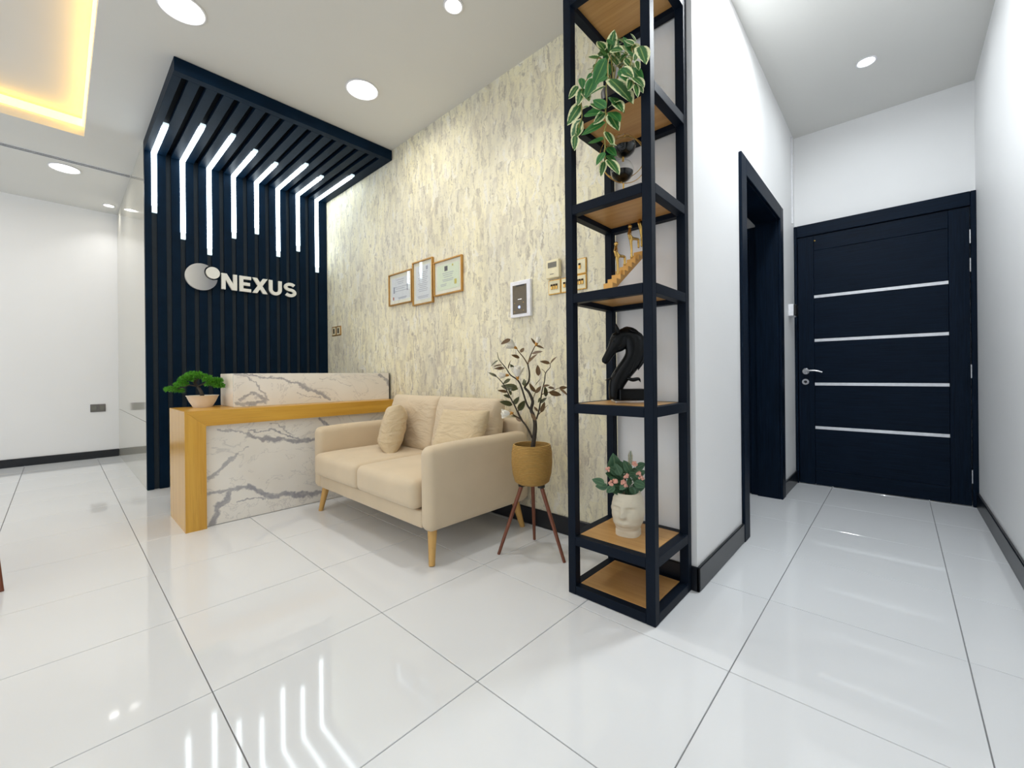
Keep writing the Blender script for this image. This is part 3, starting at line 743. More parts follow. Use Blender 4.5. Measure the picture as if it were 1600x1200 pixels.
# ------------------------------------------------------------------ potted magnolia on a tripod
pc = Vector((1.824, 1.535, 0))
pm = thing('potted_magnolia', 'white flowering magnolia in a woven basket on three slim dark wood legs', 'plant', pc)
MB().lathe([(.001, .392), (.080, .392), (.098, .405), (.110, .45), (.116, .51), (.115, .57), (.108, .606), (.105, .613), (.099, .613), (.097, .60), (.104, .55), (.001, .545)], pc, 40, False, False).build('basket', 'basket', pm, 60)
MB().lathe([(.001, .578), (.08, .58), (.101, .575)], pc, 24, True, False).build('soil', 'soil', pm, 180)
for (fx_, fy_) in ((1.673, 1.659), (1.832, 1.321), (1.967, 1.641)):
    d = (Vector((fx_, fy_, 0))-pc); top_ = pc+d*.30+Vector((0, 0, .385)); foot = Vector((fx_, fy_, 0))
    lg = MB().tube([foot, foot.lerp(top_, .5), top_], [.0085, .0105, .0115], 10).build('leg', 'walnut', pm, 50)
    MB().box(top_.x-.016, top_.x+.016, top_.y-.016, top_.y+.016, .374, .393, .003).build('bracket', 'blackp', lg)
kp = FW.dot(pc)
rnd = random.Random(11)
def mp(x, y, dk=0): return at_d(755+x/6.314, 510+y/6.314, kp+dk)
def branch(pts, r0, r1, dk=0, mat='bark'):
    P = [mp(x, y, dk*i/(len(pts)-1)+rnd.uniform(-.008, .008)*(0 < i)) for i, (x, y) in enumerate(pts)]
    q = spline(P, 4); MB().tube(q, [r0+(r1-r0)*i/(len(q)-1) for i in range(len(q))], 7).build('branch', mat, pm, 180)
P = spline([Vector((pc.x, pc.y, .56))]+[mp(*q) for q in ((505, 1080), (512, 960), (495, 880), (472, 820), (488, 740), (450, 650), (410, 600), (448, 545), (456, 460), (440, 375))], 4)
MB().tube(P, [.0135*(1-.72*i/(len(P)-1)) for i in range(len(P))], 8).build('trunk', 'bark', pm, 180)
branch([(440, 375), (400, 310), (355, 255), (322, 210)], .004, .002, .03, 'twig')
branch([(440, 375), (462, 300), (500, 215), (525, 175)], .004, .002, -.03, 'twig')
branch([(470, 825), (430, 765), (378, 605), (340, 530), (270, 480), (230, 420), (195, 375), (155, 325), (138, 255)], .006, .0015, -.05)
branch([(485, 1100), (430, 990), (370, 910), (312, 785), (250, 670), (200, 570), (132, 495), (95, 470)], .006, .0015, -.07)
branch([(372, 912), (335, 895), (285, 862)], .004, .003, -.02, 'twig')
branch([(525, 915), (550, 830), (568, 720), (580, 640), (605, 540), (616, 460), (660, 405), (662, 365), (700, 320)], .005, .0015, .06)
branch([(580, 670), (650, 648), (740, 610), (800, 600)], .003, .0012, .02, 'twig')
branch([(545, 870), (590, 820), (635, 778)], .003, .0012, -.04, 'twig')
branch([(616, 465), (600, 440), (575, 420)], .002, .001, 0, 'twig')
branch([(515, 650), (500, 690), (490, 730)], .0025, .002, 0, 'twig')
branch([(430, 1000), (345, 835), (380, 770)], .003, .001, .03, 'twig')
lm_g = leaf_mesh('leaf', 'leaf_mag', .46); lm_b = leaf_mesh('leaf', 'leaf_brown', .40)
LV = [(345, 620, 210, 585, 0), (290, 775, 195, 745, 0), (300, 770, 340, 715, 0), (330, 470, 285, 395, 0), (360, 310, 300, 285, 1), (435, 365, 505, 285, 1), (480, 270, 560, 245, 1), (370, 260, 395, 215, 1),
      (270, 125, 195, 160, 1), (520, 190, 585, 205, 1), (515, 180, 485, 125, 1), (545, 490, 540, 400, 1), (515, 585, 555, 520, 1), (515, 650, 465, 585, 1), (620, 695, 615, 615, 0), (520, 660, 560, 600, 1), (560, 760, 610, 710, 0),
      (570, 850, 600, 770, 1), (540, 840, 510, 800, 1), (750, 610, 815, 600, 1), (755, 615, 820, 660, 1), (270, 520, 205, 555, 0), (190, 380, 125, 385, 1), (150, 335, 85, 375, 0), (130, 500, 70, 455, 0), (215, 415, 130, 410, 1),
      (250, 420, 260, 345, 1), (240, 650, 165, 630, 1), (270, 700, 220, 680, 0), (380, 570, 415, 540, 0), (640, 600, 690, 608, 1), (662, 365, 705, 310, 1), (660, 365, 585, 345, 1), (345, 835, 400, 750, 0), (340, 900, 290, 880, 0),
      (372, 940, 330, 900, 1), (590, 590, 640, 580, 1), (270, 680, 262, 620, 0), (410, 590, 400, 530, 0), (650, 655, 750, 668, 1), (520, 930, 480, 870, 1), (570, 700, 545, 740, 0)]
for x0, y0, x1, y1, br_ in LV:
    dk = rnd.uniform(-.05, .05) if x0 < 700 else rnd.uniform(-.06, 0)
    a, b = mp(x0, y0, dk), mp(x1, y1, dk+rnd.uniform(-.03, .03))
    up = -FW+Vector((rnd.uniform(-.7, .7), rnd.uniform(-.7, .7), rnd.uniform(.2, 1.2)))
    put('leaf', lm_b if br_ else lm_g, pm, a, b-a, up, (b-a).length*1.3)
pet = leaf_mesh('petal', 'petal', .62, -.34, .50, .5, 6)
def flower(x, y, bx_, by_, size, n=6, op=.8, dk=-.02):
    b = mp(bx_, by_, dk); tip = mp(x, y, dk-.015); ax = (tip-b).normalized()
    f = MB().tube([b-ax*.010, b, b+ax*size*.28, b+ax*size*.5], [.003, .008, .009, .002], 8).build('flower', 'flower_core', pm, 180)
    a = ax.orthogonal().normalized(); c_ = ax.cross(a)
    for k in range(n):
        an = k/n*2*PI+.3; o_ = a*math.cos(an)+c_*math.sin(an); spread = op*(1.45 if k % 2 else .75)
        d = (ax+o_*spread).normalized(); put('petal', pet, f, b+ax*.006+o_*.005, d, -o_+ax*spread, size)
flower(250, 165, 322, 212, .056, 6, .9, .02); flower(548, 120, 522, 180, .040, 5, .45, -.03); flower(335, 400, 340, 512, .064, 7, .9, -.04)
flower(200, 862, 282, 855, .052, 7, .8, -.07); flower(150, 480, 240, 482, .044, 6, .6, .03)

# ------------------------------------------------------------------ tall shelf
sh = thing('shelf', 'tall open black steel shelf with square oak boards reaching the ceiling', 'shelf', (1.795, .92, 0))
HX_0, HX_1, HY_0, HY_1, TB = 1.595, 1.992, .712, 1.128, .040
for x0 in (HX_0, HX_1-TB):
    for y0 in (HY_0, HY_1-TB):
        MB().box(x0, x0+TB, y0, y0+TB, .001, CZ-.002, .002).build('post', 'steel', sh)
LEV = [.042, .268, .873, 1.375, 1.778, 2.192, 2.735]
for z in LEV:
    t1 = z; t0 = z-.042 if z > .1 else .002
    MB().box(HX_0+.0005, HX_0+TB-.0005, HY_0+TB+.0003, HY_1-TB-.0003, t0, t1, .0015).build('rail', 'steel', sh)
    MB().box(HX_1-TB+.0005, HX_1-.0005, HY_0+TB+.0003, HY_1-TB-.0003, t0, t1, .0015).build('rail', 'steel', sh)
    MB().box(HX_0+TB+.0003, HX_1-TB-.0003, HY_0+.0005, HY_0+TB-.0005, t0, t1, .0015).build('rail', 'steel', sh)
    MB().box(HX_0+TB+.0003, HX_1-TB-.0003, HY_1-TB+.0005, HY_1-.0005, t0, t1, .0015).build('rail', 'steel', sh)
    MB().box(HX_0+TB+.001, HX_1-TB-.001, HY_0+TB+.001, HY_1-TB-.001, t1-.019, t1+.0005, .001).build('shelf_board', 'board', sh)
SD = LEV    # tops

# head shaped vase with flowers (second board)
vz = LEV[1]+.001; vc = Vector((1.788, .925, vz))
fv = thing('face_vase', 'matte white head shaped vase holding green leaves and pink blossoms', 'vase', vc)
fd = Vector((-.985, -.17, 0)).normalized(); rd_ = Vector((-fd.y, fd.x, 0))
b = MB(); rows, seg = 44, 64; VH = .192
def g(x, s): return math.exp(-(x/s)**2)
ring = []
for i in range(rows+1):
    t = i/rows; z = t*VH
    prof = [(0, .80), (.10, .80), (.16, .76), (.20, .82), (.32, .95), (.5, 1.02), (.7, 1.02), (.85, .95), (.95, .84), (1, .78)]
    for (t0, p0), (t1, p1_) in zip(prof, prof[1:]):
        if t0 <= t <= t1: s_ = (t-t0)/(t1-t0); s_ = s_*s_*(3-2*s_); wd = p0+(p1_-p0)*s_; break
    row = []
    for k in range(seg):
        a = k/seg*2*PI-PI; ca, sa = math.cos(a), math.sin(a)          # a = 0 faces fd
        ex = 2.6; rr = (abs(ca/.074)**ex+abs(sa/.068)**ex)**(-1/ex)*wd
        lat = rr*math.sin(a)
        if ca > 0:
            nose = g(lat, .011)*(g(z-.100, .014)*.030 if z < .100 else max(0, 1-(z-.100)/.055)*.030 if z < .155 else 0)
            lips = g(lat, .020)*(g(z-.066, .0065)*.014+g(z-.054, .006)*.012)
            eyes = (g(lat-.029, .014)+g(lat+.029, .014))*(-.015*g(z-.126, .013)+.010*g(z-.122, .005))
            brow = .009*g(abs(lat)-.026, .022)*g(z-.145, .007)
            chin = g(lat, .026)*g(z-.032, .012)*.006
            rr += nose+lips+eyes+brow+chin
        ear = (g(a-PI/2*.98, .16)+g(a+PI/2*.98, .16))*g(z-.112, .022)*.011; rr += ear
        row.append(b.bm.verts.new(vc+fd*(rr*ca)+rd_*(rr*sa)+Vector((0, 0, z))))
    ring.append(row)
for k_, sc in ((rows, .86), (rows-8, .80)):
    row = [b.bm.verts.new(vc+(v.co-vc-Vector((0, 0, v.co.z-vc.z)))*sc+Vector((0, 0, VH*(1 if k_ == rows else .8)))) for v in ring[rows]]; ring.append(row)
for r0, r1 in zip(ring, ring[1:]):
    for k in range(seg): b.bm.faces.new((r0[k], r0[(k+1) % seg], r1[(k+1) % seg], r1[k]))
b.bm.faces.new(ring[0][::-1]); b.bm.faces.new(ring[-1])
b.build('head_pot', 'vase', fv, 80)
kv = FW.dot(vc); rnd = random.Random(5)
def vp(x, y, dk=0): return at_d(870+x/6, 660+y/6, kv+dk)
euc = leaf_mesh('leaf', 'leaf_euc', .62, .10, .08)
root = vc+Vector((0, 0, VH-.01))
EL = [(450, 575, 370, 545), (480, 600, 400, 600), (540, 590, 490, 640), (560, 520, 540, 370), (600, 500, 560, 420), (640, 480, 600, 400), (690, 470, 650, 395), (700, 440, 760, 460), (740, 430, 805, 400), (700, 520, 770, 510), (720, 560, 800, 590),
      (640, 640, 550, 625), (600, 660, 530, 640), (690, 600, 720, 660), (700, 620, 790, 605), (560, 560, 510, 520), (660, 560, 610, 610), (640, 520, 690, 470), (600, 590, 560, 640), (660, 440, 640, 400), (760, 560, 830, 560), (570, 480, 520, 440), (650, 620, 700, 660), (730, 500, 800, 470)]
for _ in range(16):
    x0, y0 = rnd.uniform(520, 760), rnd.uniform(470, 630); an = rnd.uniform(0, 2*PI); EL.append((x0, y0, x0+60*math.cos(an), y0+50*math.sin(an)))
st = MB()
for x0, y0, x1, y1 in EL:
    dk = rnd.uniform(-.05, .05); a, c_ = vp(x0, y0, dk), vp(x1, y1, dk+rnd.uniform(-.02, .02))
    put('leaf', euc, fv, a, c_-a, -FW+Vector((rnd.uniform(-.6, .6), rnd.uniform(-.6, .6), rnd.uniform(0, .9))), max(.028, (c_-a).length*1.5))
    st.tube(bezier([root+Vector((rnd.uniform(-.02, .02), rnd.uniform(-.02, .02), -.02)), root+Vector((0, 0, .04)), a], 5), .0012, 4)
st.tube(bezier([root, vp(680, 520), vp(690, 400), vp(692, 270)], 8), .0015, 5)
st.build('stems', 'leaf_euc', fv, 180)
for (x, y, k_) in ((540, 550, 5), (625, 560, 5), (650, 500, 4), (640, 600, 3), (480, 440, 3), (735, 385, 4), (770, 480, 4), (790, 520, 3), (505, 565, 3)):
    bb = MB(); c_ = vp(x, y, -.045)
    for q in range(k_+2): bb.ball(c_+Vector((rnd.uniform(-.008, .008), rnd.uniform(-.008, .008), rnd.uniform(-.007, .007))), rnd.uniform(.006, .009), 1)
    bb.build('blossom', 'blossom', fv, 180)
fern = leaf_mesh('fern_leaflet', 'leaf_fern', .34, .1, .05, 1, 3)
for i in range(13):
    y = 395-i*10.5
    for sgn in (-1, 1):
        a = vp(690, y); put('fern_leaflet', fern, fv, a, RT*sgn+UP*.12, -FW+UP*.6, .013*(1.0 if i < 9 else 1-(i-8)*.12))

# black horse head sculpture (third board)
hz = LEV[2]+.001; hc = Vector((1.80, .935, hz)); kh = FW.dot(hc)
ho = thing('horse_sculpture', 'glossy black horse head sculpture on the third shelf board', 'sculpture', hc)
def hp(x, y, dk=0): return at_d(935+x/7.5, 480+y/7.5, kh+dk)
SCH = kh/FPX/7.5
def loft(b, pts, depth, n=16, sub=4):
    """in-plane tube: pts = (x, y, half height, half depth) in sculpture pixels"""
    q = spline([Vector((p[0], p[1], 0)) for p in pts], sub); m_ = len(q)
    def ip(i, c): f = i/(m_-1)*(len(pts)-1); a = min(int(f), len(pts)-2); return pts[a][c]+(pts[a+1][c]-pts[a][c])*(f-a)
    rings = []
    for i in range(m_):
        t = (q[min(i+1, m_-1)]-q[max(i-1, 0)]).normalized(); nx, ny = -t.y, t.x; h_, d_ = ip(i, 2), ip(i, 3)
        rings.append([b.bm.verts.new(hp(q[i].x+nx*h_*math.cos(k/n*2*PI), q[i].y+ny*h_*math.cos(k/n*2*PI), depth+d_*SCH*math.sin(k/n*2*PI))) for k in range(n)])
    for r0, r1 in zip(rings, rings[1:]):
        for k in range(n): b.bm.faces.new((r0[k], r0[(k+1) % n], r1[(k+1) % n], r1[k]))
    b.bm.faces.new(rings[0][::-1]); b.bm.faces.new(rings[-1])
b = MB()
loft(b, [(62, 655, 22, 18), (80, 628, 46, 30), (115, 570, 50, 34), (160, 500, 62, 42), (208, 445, 100, 52), (255, 392, 122, 60), (310, 330, 90, 62), (362, 335, 92, 62), (415, 395, 122, 68), (440, 480, 128, 70), (425, 570, 116, 70),
         (375, 660, 108, 70), (305, 750, 104, 72), (238, 850, 100, 74), (205, 950, 84, 70), (195, 1078, 66, 64)], 0)
b.build('head_and_neck', 'bronze', ho, 180)
for dk in (-.014, .014):
    MB().tube([hp(235, 320, dk), hp(222, 262, dk*1.2), hp(212, 225, dk*1.3), hp(203, 188, dk*1.3)], [.009, .010, .006, .0008], 8).build('ear', 'bronze', ho, 180)
for dk in (-1, 1):
    MB().ball(hp(178, 395, dk*.019), .0045, 1).build('eye', 'bronze', ho, 180)
    MB().ball(hp(72, 640, dk*.0095), .0030, 1).build('nostril', 'bronze', ho, 180)
rnd = random.Random(2)
for (pts, r0) in (([(290, 250), (340, 245), (395, 275), (450, 300)], .008), ([(330, 240), (400, 262), (470, 310), (520, 380)], .009), ([(420, 280), (490, 330), (545, 420), (560, 520)], .010), ([(480, 380), (550, 470), (560, 580), (520, 660)], .010),
                 ([(500, 520), (520, 620), (480, 700), (465, 740)], .009), ([(430, 640), (400, 730), (350, 800), (300, 900)], .009), ([(300, 760), (220, 790), (150, 830), (75, 858)], .008), ([(330, 830), (400, 850), (470, 840), (495, 880)], .010),
                 ([(250, 700), (300, 690), (330, 670), (270, 725)], .006), ([(230, 880), (190, 960), (150, 1030), (140, 1085)], .009), ([(180, 420), (150, 480), (120, 540), (95, 590)], .004), ([(250, 300), (200, 330), (150, 370), (110, 410)], .006),
                 ([(300, 280), (260, 360), (230, 420), (215, 470)], .006), ([(360, 300), (400, 420), (410, 520), (370, 600)], .008)):
    q = spline([hp(x, y, rnd.uniform(-.022, .006)) for x, y in pts], 4); m_ = len(q)
    MB().tube(q, [max(.0008, r0*math.sin(PI*(.18+.82*i/(m_-1)))) for i in range(m_)], 6).build('mane_lock', 'bronze', ho, 180)
pb = hp(330, 1085); e1 = RT.copy(); e1.z = 0; e1.normalize(); e2 = Vector((FW.x, FW.y, 0))
def obox(b, c, hx, hy, z0, z1, bev=.002):
    k = MB().box(-hx, hx, -hy, hy, z0, z1, bev)
    for v in k.bm.verts: v.co = Vector((c.x, c.y, 0))+e1*v.co.x+e2*v.co.y+Vector((0, 0, v.co.z))
    return b.join(k.bm)
obox(MB(), pb+e1*.012, .074, .048, hz, hz+.012).build('base_plate', 'chrome', ho)
obox(MB(), pb+e1*.020, .062, .042, hz+.0125, hz+.064, .004).build('base_block', 'bronze', ho)

# gold figures climbing a stair (fourth board)
sz = LEV[3]+.001; yS = .92
gs = thing('stair_sculpture', 'gold sculpture of three figures climbing a stair, on the fourth board', 'sculpture', (1.79, yS, sz))
def gp(x, y): return at_y(930+x/8, 310+y/8, yS)
A_, B_ = gp(160, 1095), gp(575, 690)
A_.z = sz
poly = []; ns = 9; nrm_ = Vector((B_.x-A_.x, B_.z-A_.z))
for k in range(ns):
    x0 = A_.x+(B_.x-A_.x)*k/ns; x1 = A_.x+(B_.x-A_.x)*(k+1)/ns; z1 = A_.z+.012+(B_.z-A_.z)*(k+.55)/ns
    poly += [(x0, z1), (x1, z1)]
poly += [(B_.x, B_.z-.012), (A_.x+.022, sz), (A_.x, sz)]
MB().plate(poly, yS-.022, yS+.022).build('stair', 'gold_frame', gs)
def figure(ox, oy):
    q = lambda x, y: gp(x+ox, y+oy); up_ = Vector((0, -.004, 0))
    J = {'foot': q(285, 965), 'knee0': q(282, 840), 'hip': q(270, 715), 'knee1': q(345, 733), 'foot1': q(346, 845), 'chest': q(258, 640), 'neck': q(260, 602), 'el': q(214, 670), 'hand': q(228, 740), 'el2': q(285, 670), 'hand2': q(305, 705), 'head': q(262, 568)}
    me = bpy.data.meshes.new('climber'); ks = list(J); c0 = wloc(gs)
    off = {'knee1': (0, -.010, 0), 'foot1': (0, -.010, 0), 'el': (0, -.012, 0), 'hand': (0, -.012, 0), 'el2': (0, .012, 0), 'hand2': (0, .012, 0)}
    vs_ = [tuple(J[k]+Vector(off.get(k, (0, 0, 0)))-c0) for k in ks]; ed = [('foot', 'knee0'), ('knee0', 'hip'), ('hip', 'knee1'), ('knee1', 'foot1'), ('hip', 'chest'), ('chest', 'neck'), ('chest', 'el'), ('el', 'hand'), ('chest', 'el2'), ('el2', 'hand2'), ('neck', 'head')]
    me.from_pydata(vs_, [(ks.index(a), ks.index(b)) for a, b in ed], []); o = bpy.data.objects.new('climber', me); o.parent = gs; COL.objects.link(o)
    md = o.modifiers.new('skin', 'SKIN'); md.use_smooth_shade = True
    R = {'foot': .0045, 'knee0': .0045, 'hip': .0065, 'knee1': .0048, 'foot1': .0042, 'chest': .0075, 'neck': .004, 'el': .0036, 'hand': .003, 'el2': .0036, 'hand2': .003, 'head': .0075}
    for i, k in enumerate(ks):
        sv = me.skin_vertices[0].data[i]; sv.radius = (R[k]*1.3, R[k]*1.3); sv.use_root = (k == 'hip')
    s2 = o.modifiers.new('subdivision', 'SUBSURF'); s2.levels = 1; s2.render_levels = 1
    me.materials.append(M['gold'])
    MB().ball(J['head'], .0095, 2).build('climber_head', 'gold', o, 180)
for ox, oy in ((0, 0), (172, -215), (296, -355)): figure(ox, oy)

# hourglass with gold rings (fifth board)
gz = LEV[4]+.001; gc = Vector((1.785, .93, gz)); kg = FW.dot(gc)
hg = thing('hourglass', 'round hourglass with black sand inside two thin gold rings', 'hourglass', gc)
def qp(x, y, dk=0): return at_d(880+x/8, 150+y/8, kg+dk)
cg = qp(750, 785); gR = (cg.z-qp(750, 1090).z)
def torus(b, c, R, r, ax1, ax2, n=48, m_=6):
    pts = [c+ax1*R*math.cos(k/n*2*PI)+ax2*R*math.sin(k/n*2*PI) for k in range(n)]
    rg_ = []
    nn = ax1.cross(ax2).normalized()
    for k in range(n):
        o_ = (pts[k]-c).normalized(); rg_.append([b.bm.verts.new(pts[k]+o_*r*math.cos(q/m_*2*PI)+nn*r*1.6*math.sin(q/m_*2*PI)) for q in range(m_)])
    for k in range(n):
        for q in range(m_): b.bm.faces.new((rg_[k][q], rg_[(k+1) % n][q], rg_[(k+1) % n][(q+1) % m_], rg_[k][(q+1) % m_]))
    return b
Z_ = Vector((0, 0, 1)); h1 = (RT+FW*.15).normalized(); h2 = (RT-FW*.35).normalized()
torus(MB(), cg, gR, .0017, h1, Z_).build('ring', 'gold', hg, 180)
torus(MB(), cg+Vector((0, 0, .004)), gR-.016, .0017, h2, Z_).build('ring', 'gold', hg, 180)
MB().tube([(cg.x, cg.y, gz+.012), (cg.x, cg.y, cg.z-gR)], .004, 8).build('stem', 'gold', hg, 50)
MB().lathe([(.001, 0), (.045, 0), (.047, .004), (.045, .011), (.001, .013)], (cg.x, cg.y, gz), 28, False, False).build('base', 'gold', hg, 40)
tilt = (Z_+RT*.10).normalized(); br_ = .053
for sgn in (1, -1):
    c_ = cg+tilt*sgn*.058
    MB().ball(c_, br_, 3).build('glass_bulb', 'pane', hg, 180)
    bb = bmesh.new(); bmesh.ops.create_icosphere(bb, subdivisions=3, radius=br_*.95)
    bmesh.ops.bisect_plane(bb, geom=bb.verts[:]+bb.edges[:]+bb.faces[:], plane_co=(0, 0, -.006), plane_no=(0, 0, 1), clear_outer=True)
    bmesh.ops.holes_fill(bb, edges=bb.edges[:])
    for v in bb.verts: v.co += c_
    k = MB(); k.join(bb); k.build('black_sand', 'bronze', hg, 50)
MB().tube([cg-tilt*.012, cg+tilt*.012], .005, 8).build('neck', 'gold', hg, 50)
for sgn in (1, -1): MB().tube([cg+tilt*sgn*(.058+br_-.002), cg+Z_*sgn*(gR-.016)+(Vector((0, 0, .004)))], .0025, 6).build('pin', 'gold', hg, 50)

# trailing variegated plant (sixth board)
tz = LEV[5]+.001; tc = Vector((1.74, .935, tz))
tp = thing('trailing_plant', 'trailing plant with cream edged green leaves hanging from an upper board', 'plant', tc)
MB().lathe([(.001, 0), (.052, 0), (.058, .01), (.072, .10), (.072, .105), (.066, .105), (.060, .09), (.001, .088)], tc, 32, False, False).build('pot', 'blackp', tp, 50)
rnd = random.Random(21)
def ap(x, y, X): return at_x(880+x/8.571, 40+y/8.571, X)
def cp_(x, y, X): return at_x(880+x/8, 150+y/8, X)
lv = leaf_mesh('leaf', 'leaf_var', .52, .14, .12); lg_ = leaf_mesh('leaf', 'leaf_green', .50, .14, .12); lr_ = leaf_mesh('leaf', 'leaf_green', .72, .10, .06)
UPP = [(620, 360, 680, 95, 0), (560, 330, 480, 200, 0), (720, 300, 760, 150, 1), (900, 330, 830, 180, 1), (960, 250, 850, 190, 0), (980, 230, 930, 120, 0), (1015, 270, 1100, 420, 0), (960, 480, 990, 330, 0), (900, 430, 770, 330, 0), (740, 550, 640, 370, 0),
       (740, 560, 820, 460, 0), (760, 580, 900, 640, 0), (750, 590, 850, 700, 1), (600, 390, 450, 400, 1), (480, 440, 360, 400, 0), (570, 430, 440, 740, 1), (600, 690, 470, 740, 1), (585, 810, 370, 890, 0), (610, 710, 890, 900, 0), (450, 570, 350, 560, 0),
       (390, 640, 330, 690, 1), (240, 700, 260, 800, 1), (420, 700, 330, 900, 1), (200, 800, 100, 940, 0), (270, 900, 340, 960, 0), (260, 830, 210, 1000, 0), (920, 570, 1040, 700, 1), (930, 690, 1060, 760, 0), (900, 720, 890, 820, 0), (960, 780, 1000, 910, 0),
       (990, 780, 1060, 860, 0), (980, 470, 1010, 560, 0), (870, 250, 960, 340, 0), (700, 180, 820, 170, 0), (820, 440, 900, 520, 0), (640, 330, 760, 300, 0), (560, 400, 500, 300, 1), (680, 420, 780, 400, 1), (850, 380, 760, 450, 1), (940, 430, 880, 330, 1), (540, 480, 620, 600, 1), (660, 260, 600, 180, 1), (800, 260, 900, 230, 0)]
LOW = [(520, 170, 370, 90, 0), (540, 150, 400, 50, 1), (560, 150, 670, 60, 0), (640, 60, 730, 140, 0), (580, 10, 740, 130, 1), (520, 200, 415, 315, 0), (570, 210, 670, 360, 0), (580, 200, 690, 260, 1), (530, 330, 270, 430, 1), (525, 440, 620, 570, 0),
       (505, 545, 345, 560, 2), (535, 620, 640, 600, 0), (550, 640, 640, 710, 1), (520, 700, 430, 815, 1), (540, 740, 645, 800, 1), (510, 810, 480, 960, 0), (545, 790, 680, 910, 0), (222, 90, 90, 300, 0), (240, 150, 300, 120, 0), (220, 280, 130, 480, 0), (220, 330, 190, 460, 0),
       (180, 420, 120, 500, 0), (150, 480, 145, 630, 0), (330, 200, 420, 140, 1), (260, 240, 440, 190, 1)]
for L, fn_ in ((UPP, ap), (LOW, cp_)):
    for x0, y0, x1, y1, kd_ in L:
        out_ = fn_ is cp_ or x0 > 910 or x0 < 300 or y1 > 620
        X = 1.565+rnd.uniform(-.022, .012) if out_ else rnd.uniform(1.60, 1.70)
        a, b_ = fn_(x0, y0, X), fn_(x1, y1, X-rnd.uniform(0, .03) if out_ else X+rnd.uniform(-.05, .02))
        up = -FW+Vector((rnd.uniform(-.5, .3), rnd.uniform(-.5, .4), rnd.uniform(.0, .8)))
        put('leaf', (lv, lg_, lr_)[kd_], tp, a, b_-a, up, (b_-a).length*1.25)
for _ in range(26):
    x0, y0 = rnd.uniform(460, 960), rnd.uniform(230, 520); an = rnd.uniform(0, 2*PI); L_ = rnd.uniform(110, 170)
    a = ap(x0, y0, rnd.uniform(1.68, 1.80)); b_ = ap(x0+L_*math.cos(an), y0+L_*math.sin(an)*.8+20, rnd.uniform(1.66, 1.80))
    put('leaf', rnd.choice((lv, lg_, lg_)), tp, a, b_-a, -FW+Vector((rnd.uniform(-.5, .3), rnd.uniform(-.5, .4), rnd.uniform(.2, .9))), (b_-a).length)
def strand(pts, r=.0022):
    q = spline(pts, 5); MB().tube(q, r, 6).build('stem', 'vine', tp, 180)
r0 = tc+Vector((-.03, 0, .10))
strand([r0, ap(640, 420, 1.62), ap(600, 500, 1.575), ap(596, 690, 1.565), ap(575, 830, 1.565), cp_(545, 60, 1.565), cp_(530, 190, 1.565), cp_(545, 330, 1.565), cp_(515, 450, 1.565), cp_(525, 620, 1.565), cp_(515, 700, 1.565), cp_(530, 800, 1.565)], .003)
strand([r0, ap(500, 430, 1.66), ap(400, 600, 1.58), ap(270, 800, 1.56), ap(235, 980, 1.56), cp_(225, 90, 1.56), cp_(235, 250, 1.56), cp_(210, 330, 1.56), cp_(180, 430, 1.56)])
strand([r0, ap(880, 320, 1.66), ap(930, 400, 1.575), ap(895, 540, 1.56), ap(905, 690, 1.56), ap(960, 790, 1.56)])
for x, y in ((620, 360), (740, 560), (960, 250), (480, 440), (720, 250), (1010, 270)):
    strand([r0, r0.lerp(ap(x, y, 1.62), .5)+Vector((0, 0, .05)), ap(x, y, 1.60 if x < 1000 else 1.57)], .0016)
# ------------------------------------------------------------------ things on the papered wall
M['text'] = simple('printed_text', lin(176, 176, 186), .7); M['crest'] = simple('printed_crest', lin(96, 92, 96), .7)
M['seal_gold'] = simple('gold_seal', lin(206, 190, 88), .5); M['seal_red'] = simple('red_stamp', lin(176, 96, 66), .6)
M['sheet_white'] = simple('certificate_paper', lin(232, 232, 234), .6, var=.01); M['sheet_green'] = simple('green_certificate_paper', lin(226, 232, 206), .6, var=.03, scale=60)
def wbox(y0, y1, z0, z1, d0, d1, bev=0): return MB().box(WX-d1, WX-d0, y0, y1, z0, z1, bev)
def certificate(y0, y1, z0, z1, label, mg, sheet, marks):
    t = thing('picture_frame', label, 'frame', (WX, (y0+y1)/2, z0), group='framed certificates')
    fw_, D = .011, .024
    for a in ((y0, y1, z0, z0+fw_), (y0, y1, z1-fw_, z1), (y0, y0+fw_, z0+fw_, z1-fw_), (y1-fw_, y1, z0+fw_, z1-fw_)):
        wbox(*a, .001, D, .0015).build('frame_bar', 'gold_frame', t)
    wbox(y0+fw_, y1-fw_, z0+fw_, z1-fw_, .002, .010).build('mat_board', 'paper', t)
    sy0, sy1, sz0, sz1 = y0+mg, y1-mg, z0+mg*1.05, z1-mg*1.05
    s = wbox(sy0, sy1, sz0, sz1, .0102, .0115).build('certificate', sheet, t)
    # printed marks: (u from the left seen from the room, v from the bottom, half width, half height, material)
    for nm, u, v, hu, hv, mt in marks:
        yc = sy1-(sy1-sy0)*u; zc = sz0+(sz1-sz0)*v
        wbox(yc-hu, yc+hu, zc-hv, zc+hv, .0116, .0121).build(nm, mt, s)
    wbox(y0+fw_, y1-fw_, z0+fw_, z1-fw_, .016, .0175).build('glass_pane', 'pane', t)
lines = lambda vs, u=.5, hu=.08: [('printed_line', u, v, hu*(1-.25*((i*7) % 3)/2), .0022, 'text') for i, v in enumerate(vs)]
certificate(3.187, 3.570, 1.670, 1.967, 'small landscape certificate in a thin gold frame, leftmost of the three', .042, 'sheet_white',
            [('printed_box', .5, .58, .110, .002, 'text'), ('printed_box', .5, .40, .110, .002, 'text'), ('printed_box', .14, .47, .012, .03, 'text'), ('printed_box', .88, .49, .010, .03, 'text'), ('red_stamp', .10, .10, .010, .014, 'seal_red')]+lines((.90, .80, .72), .5, .06)+lines((.50,), .5, .07)+lines((.10, .06), .6, .07))
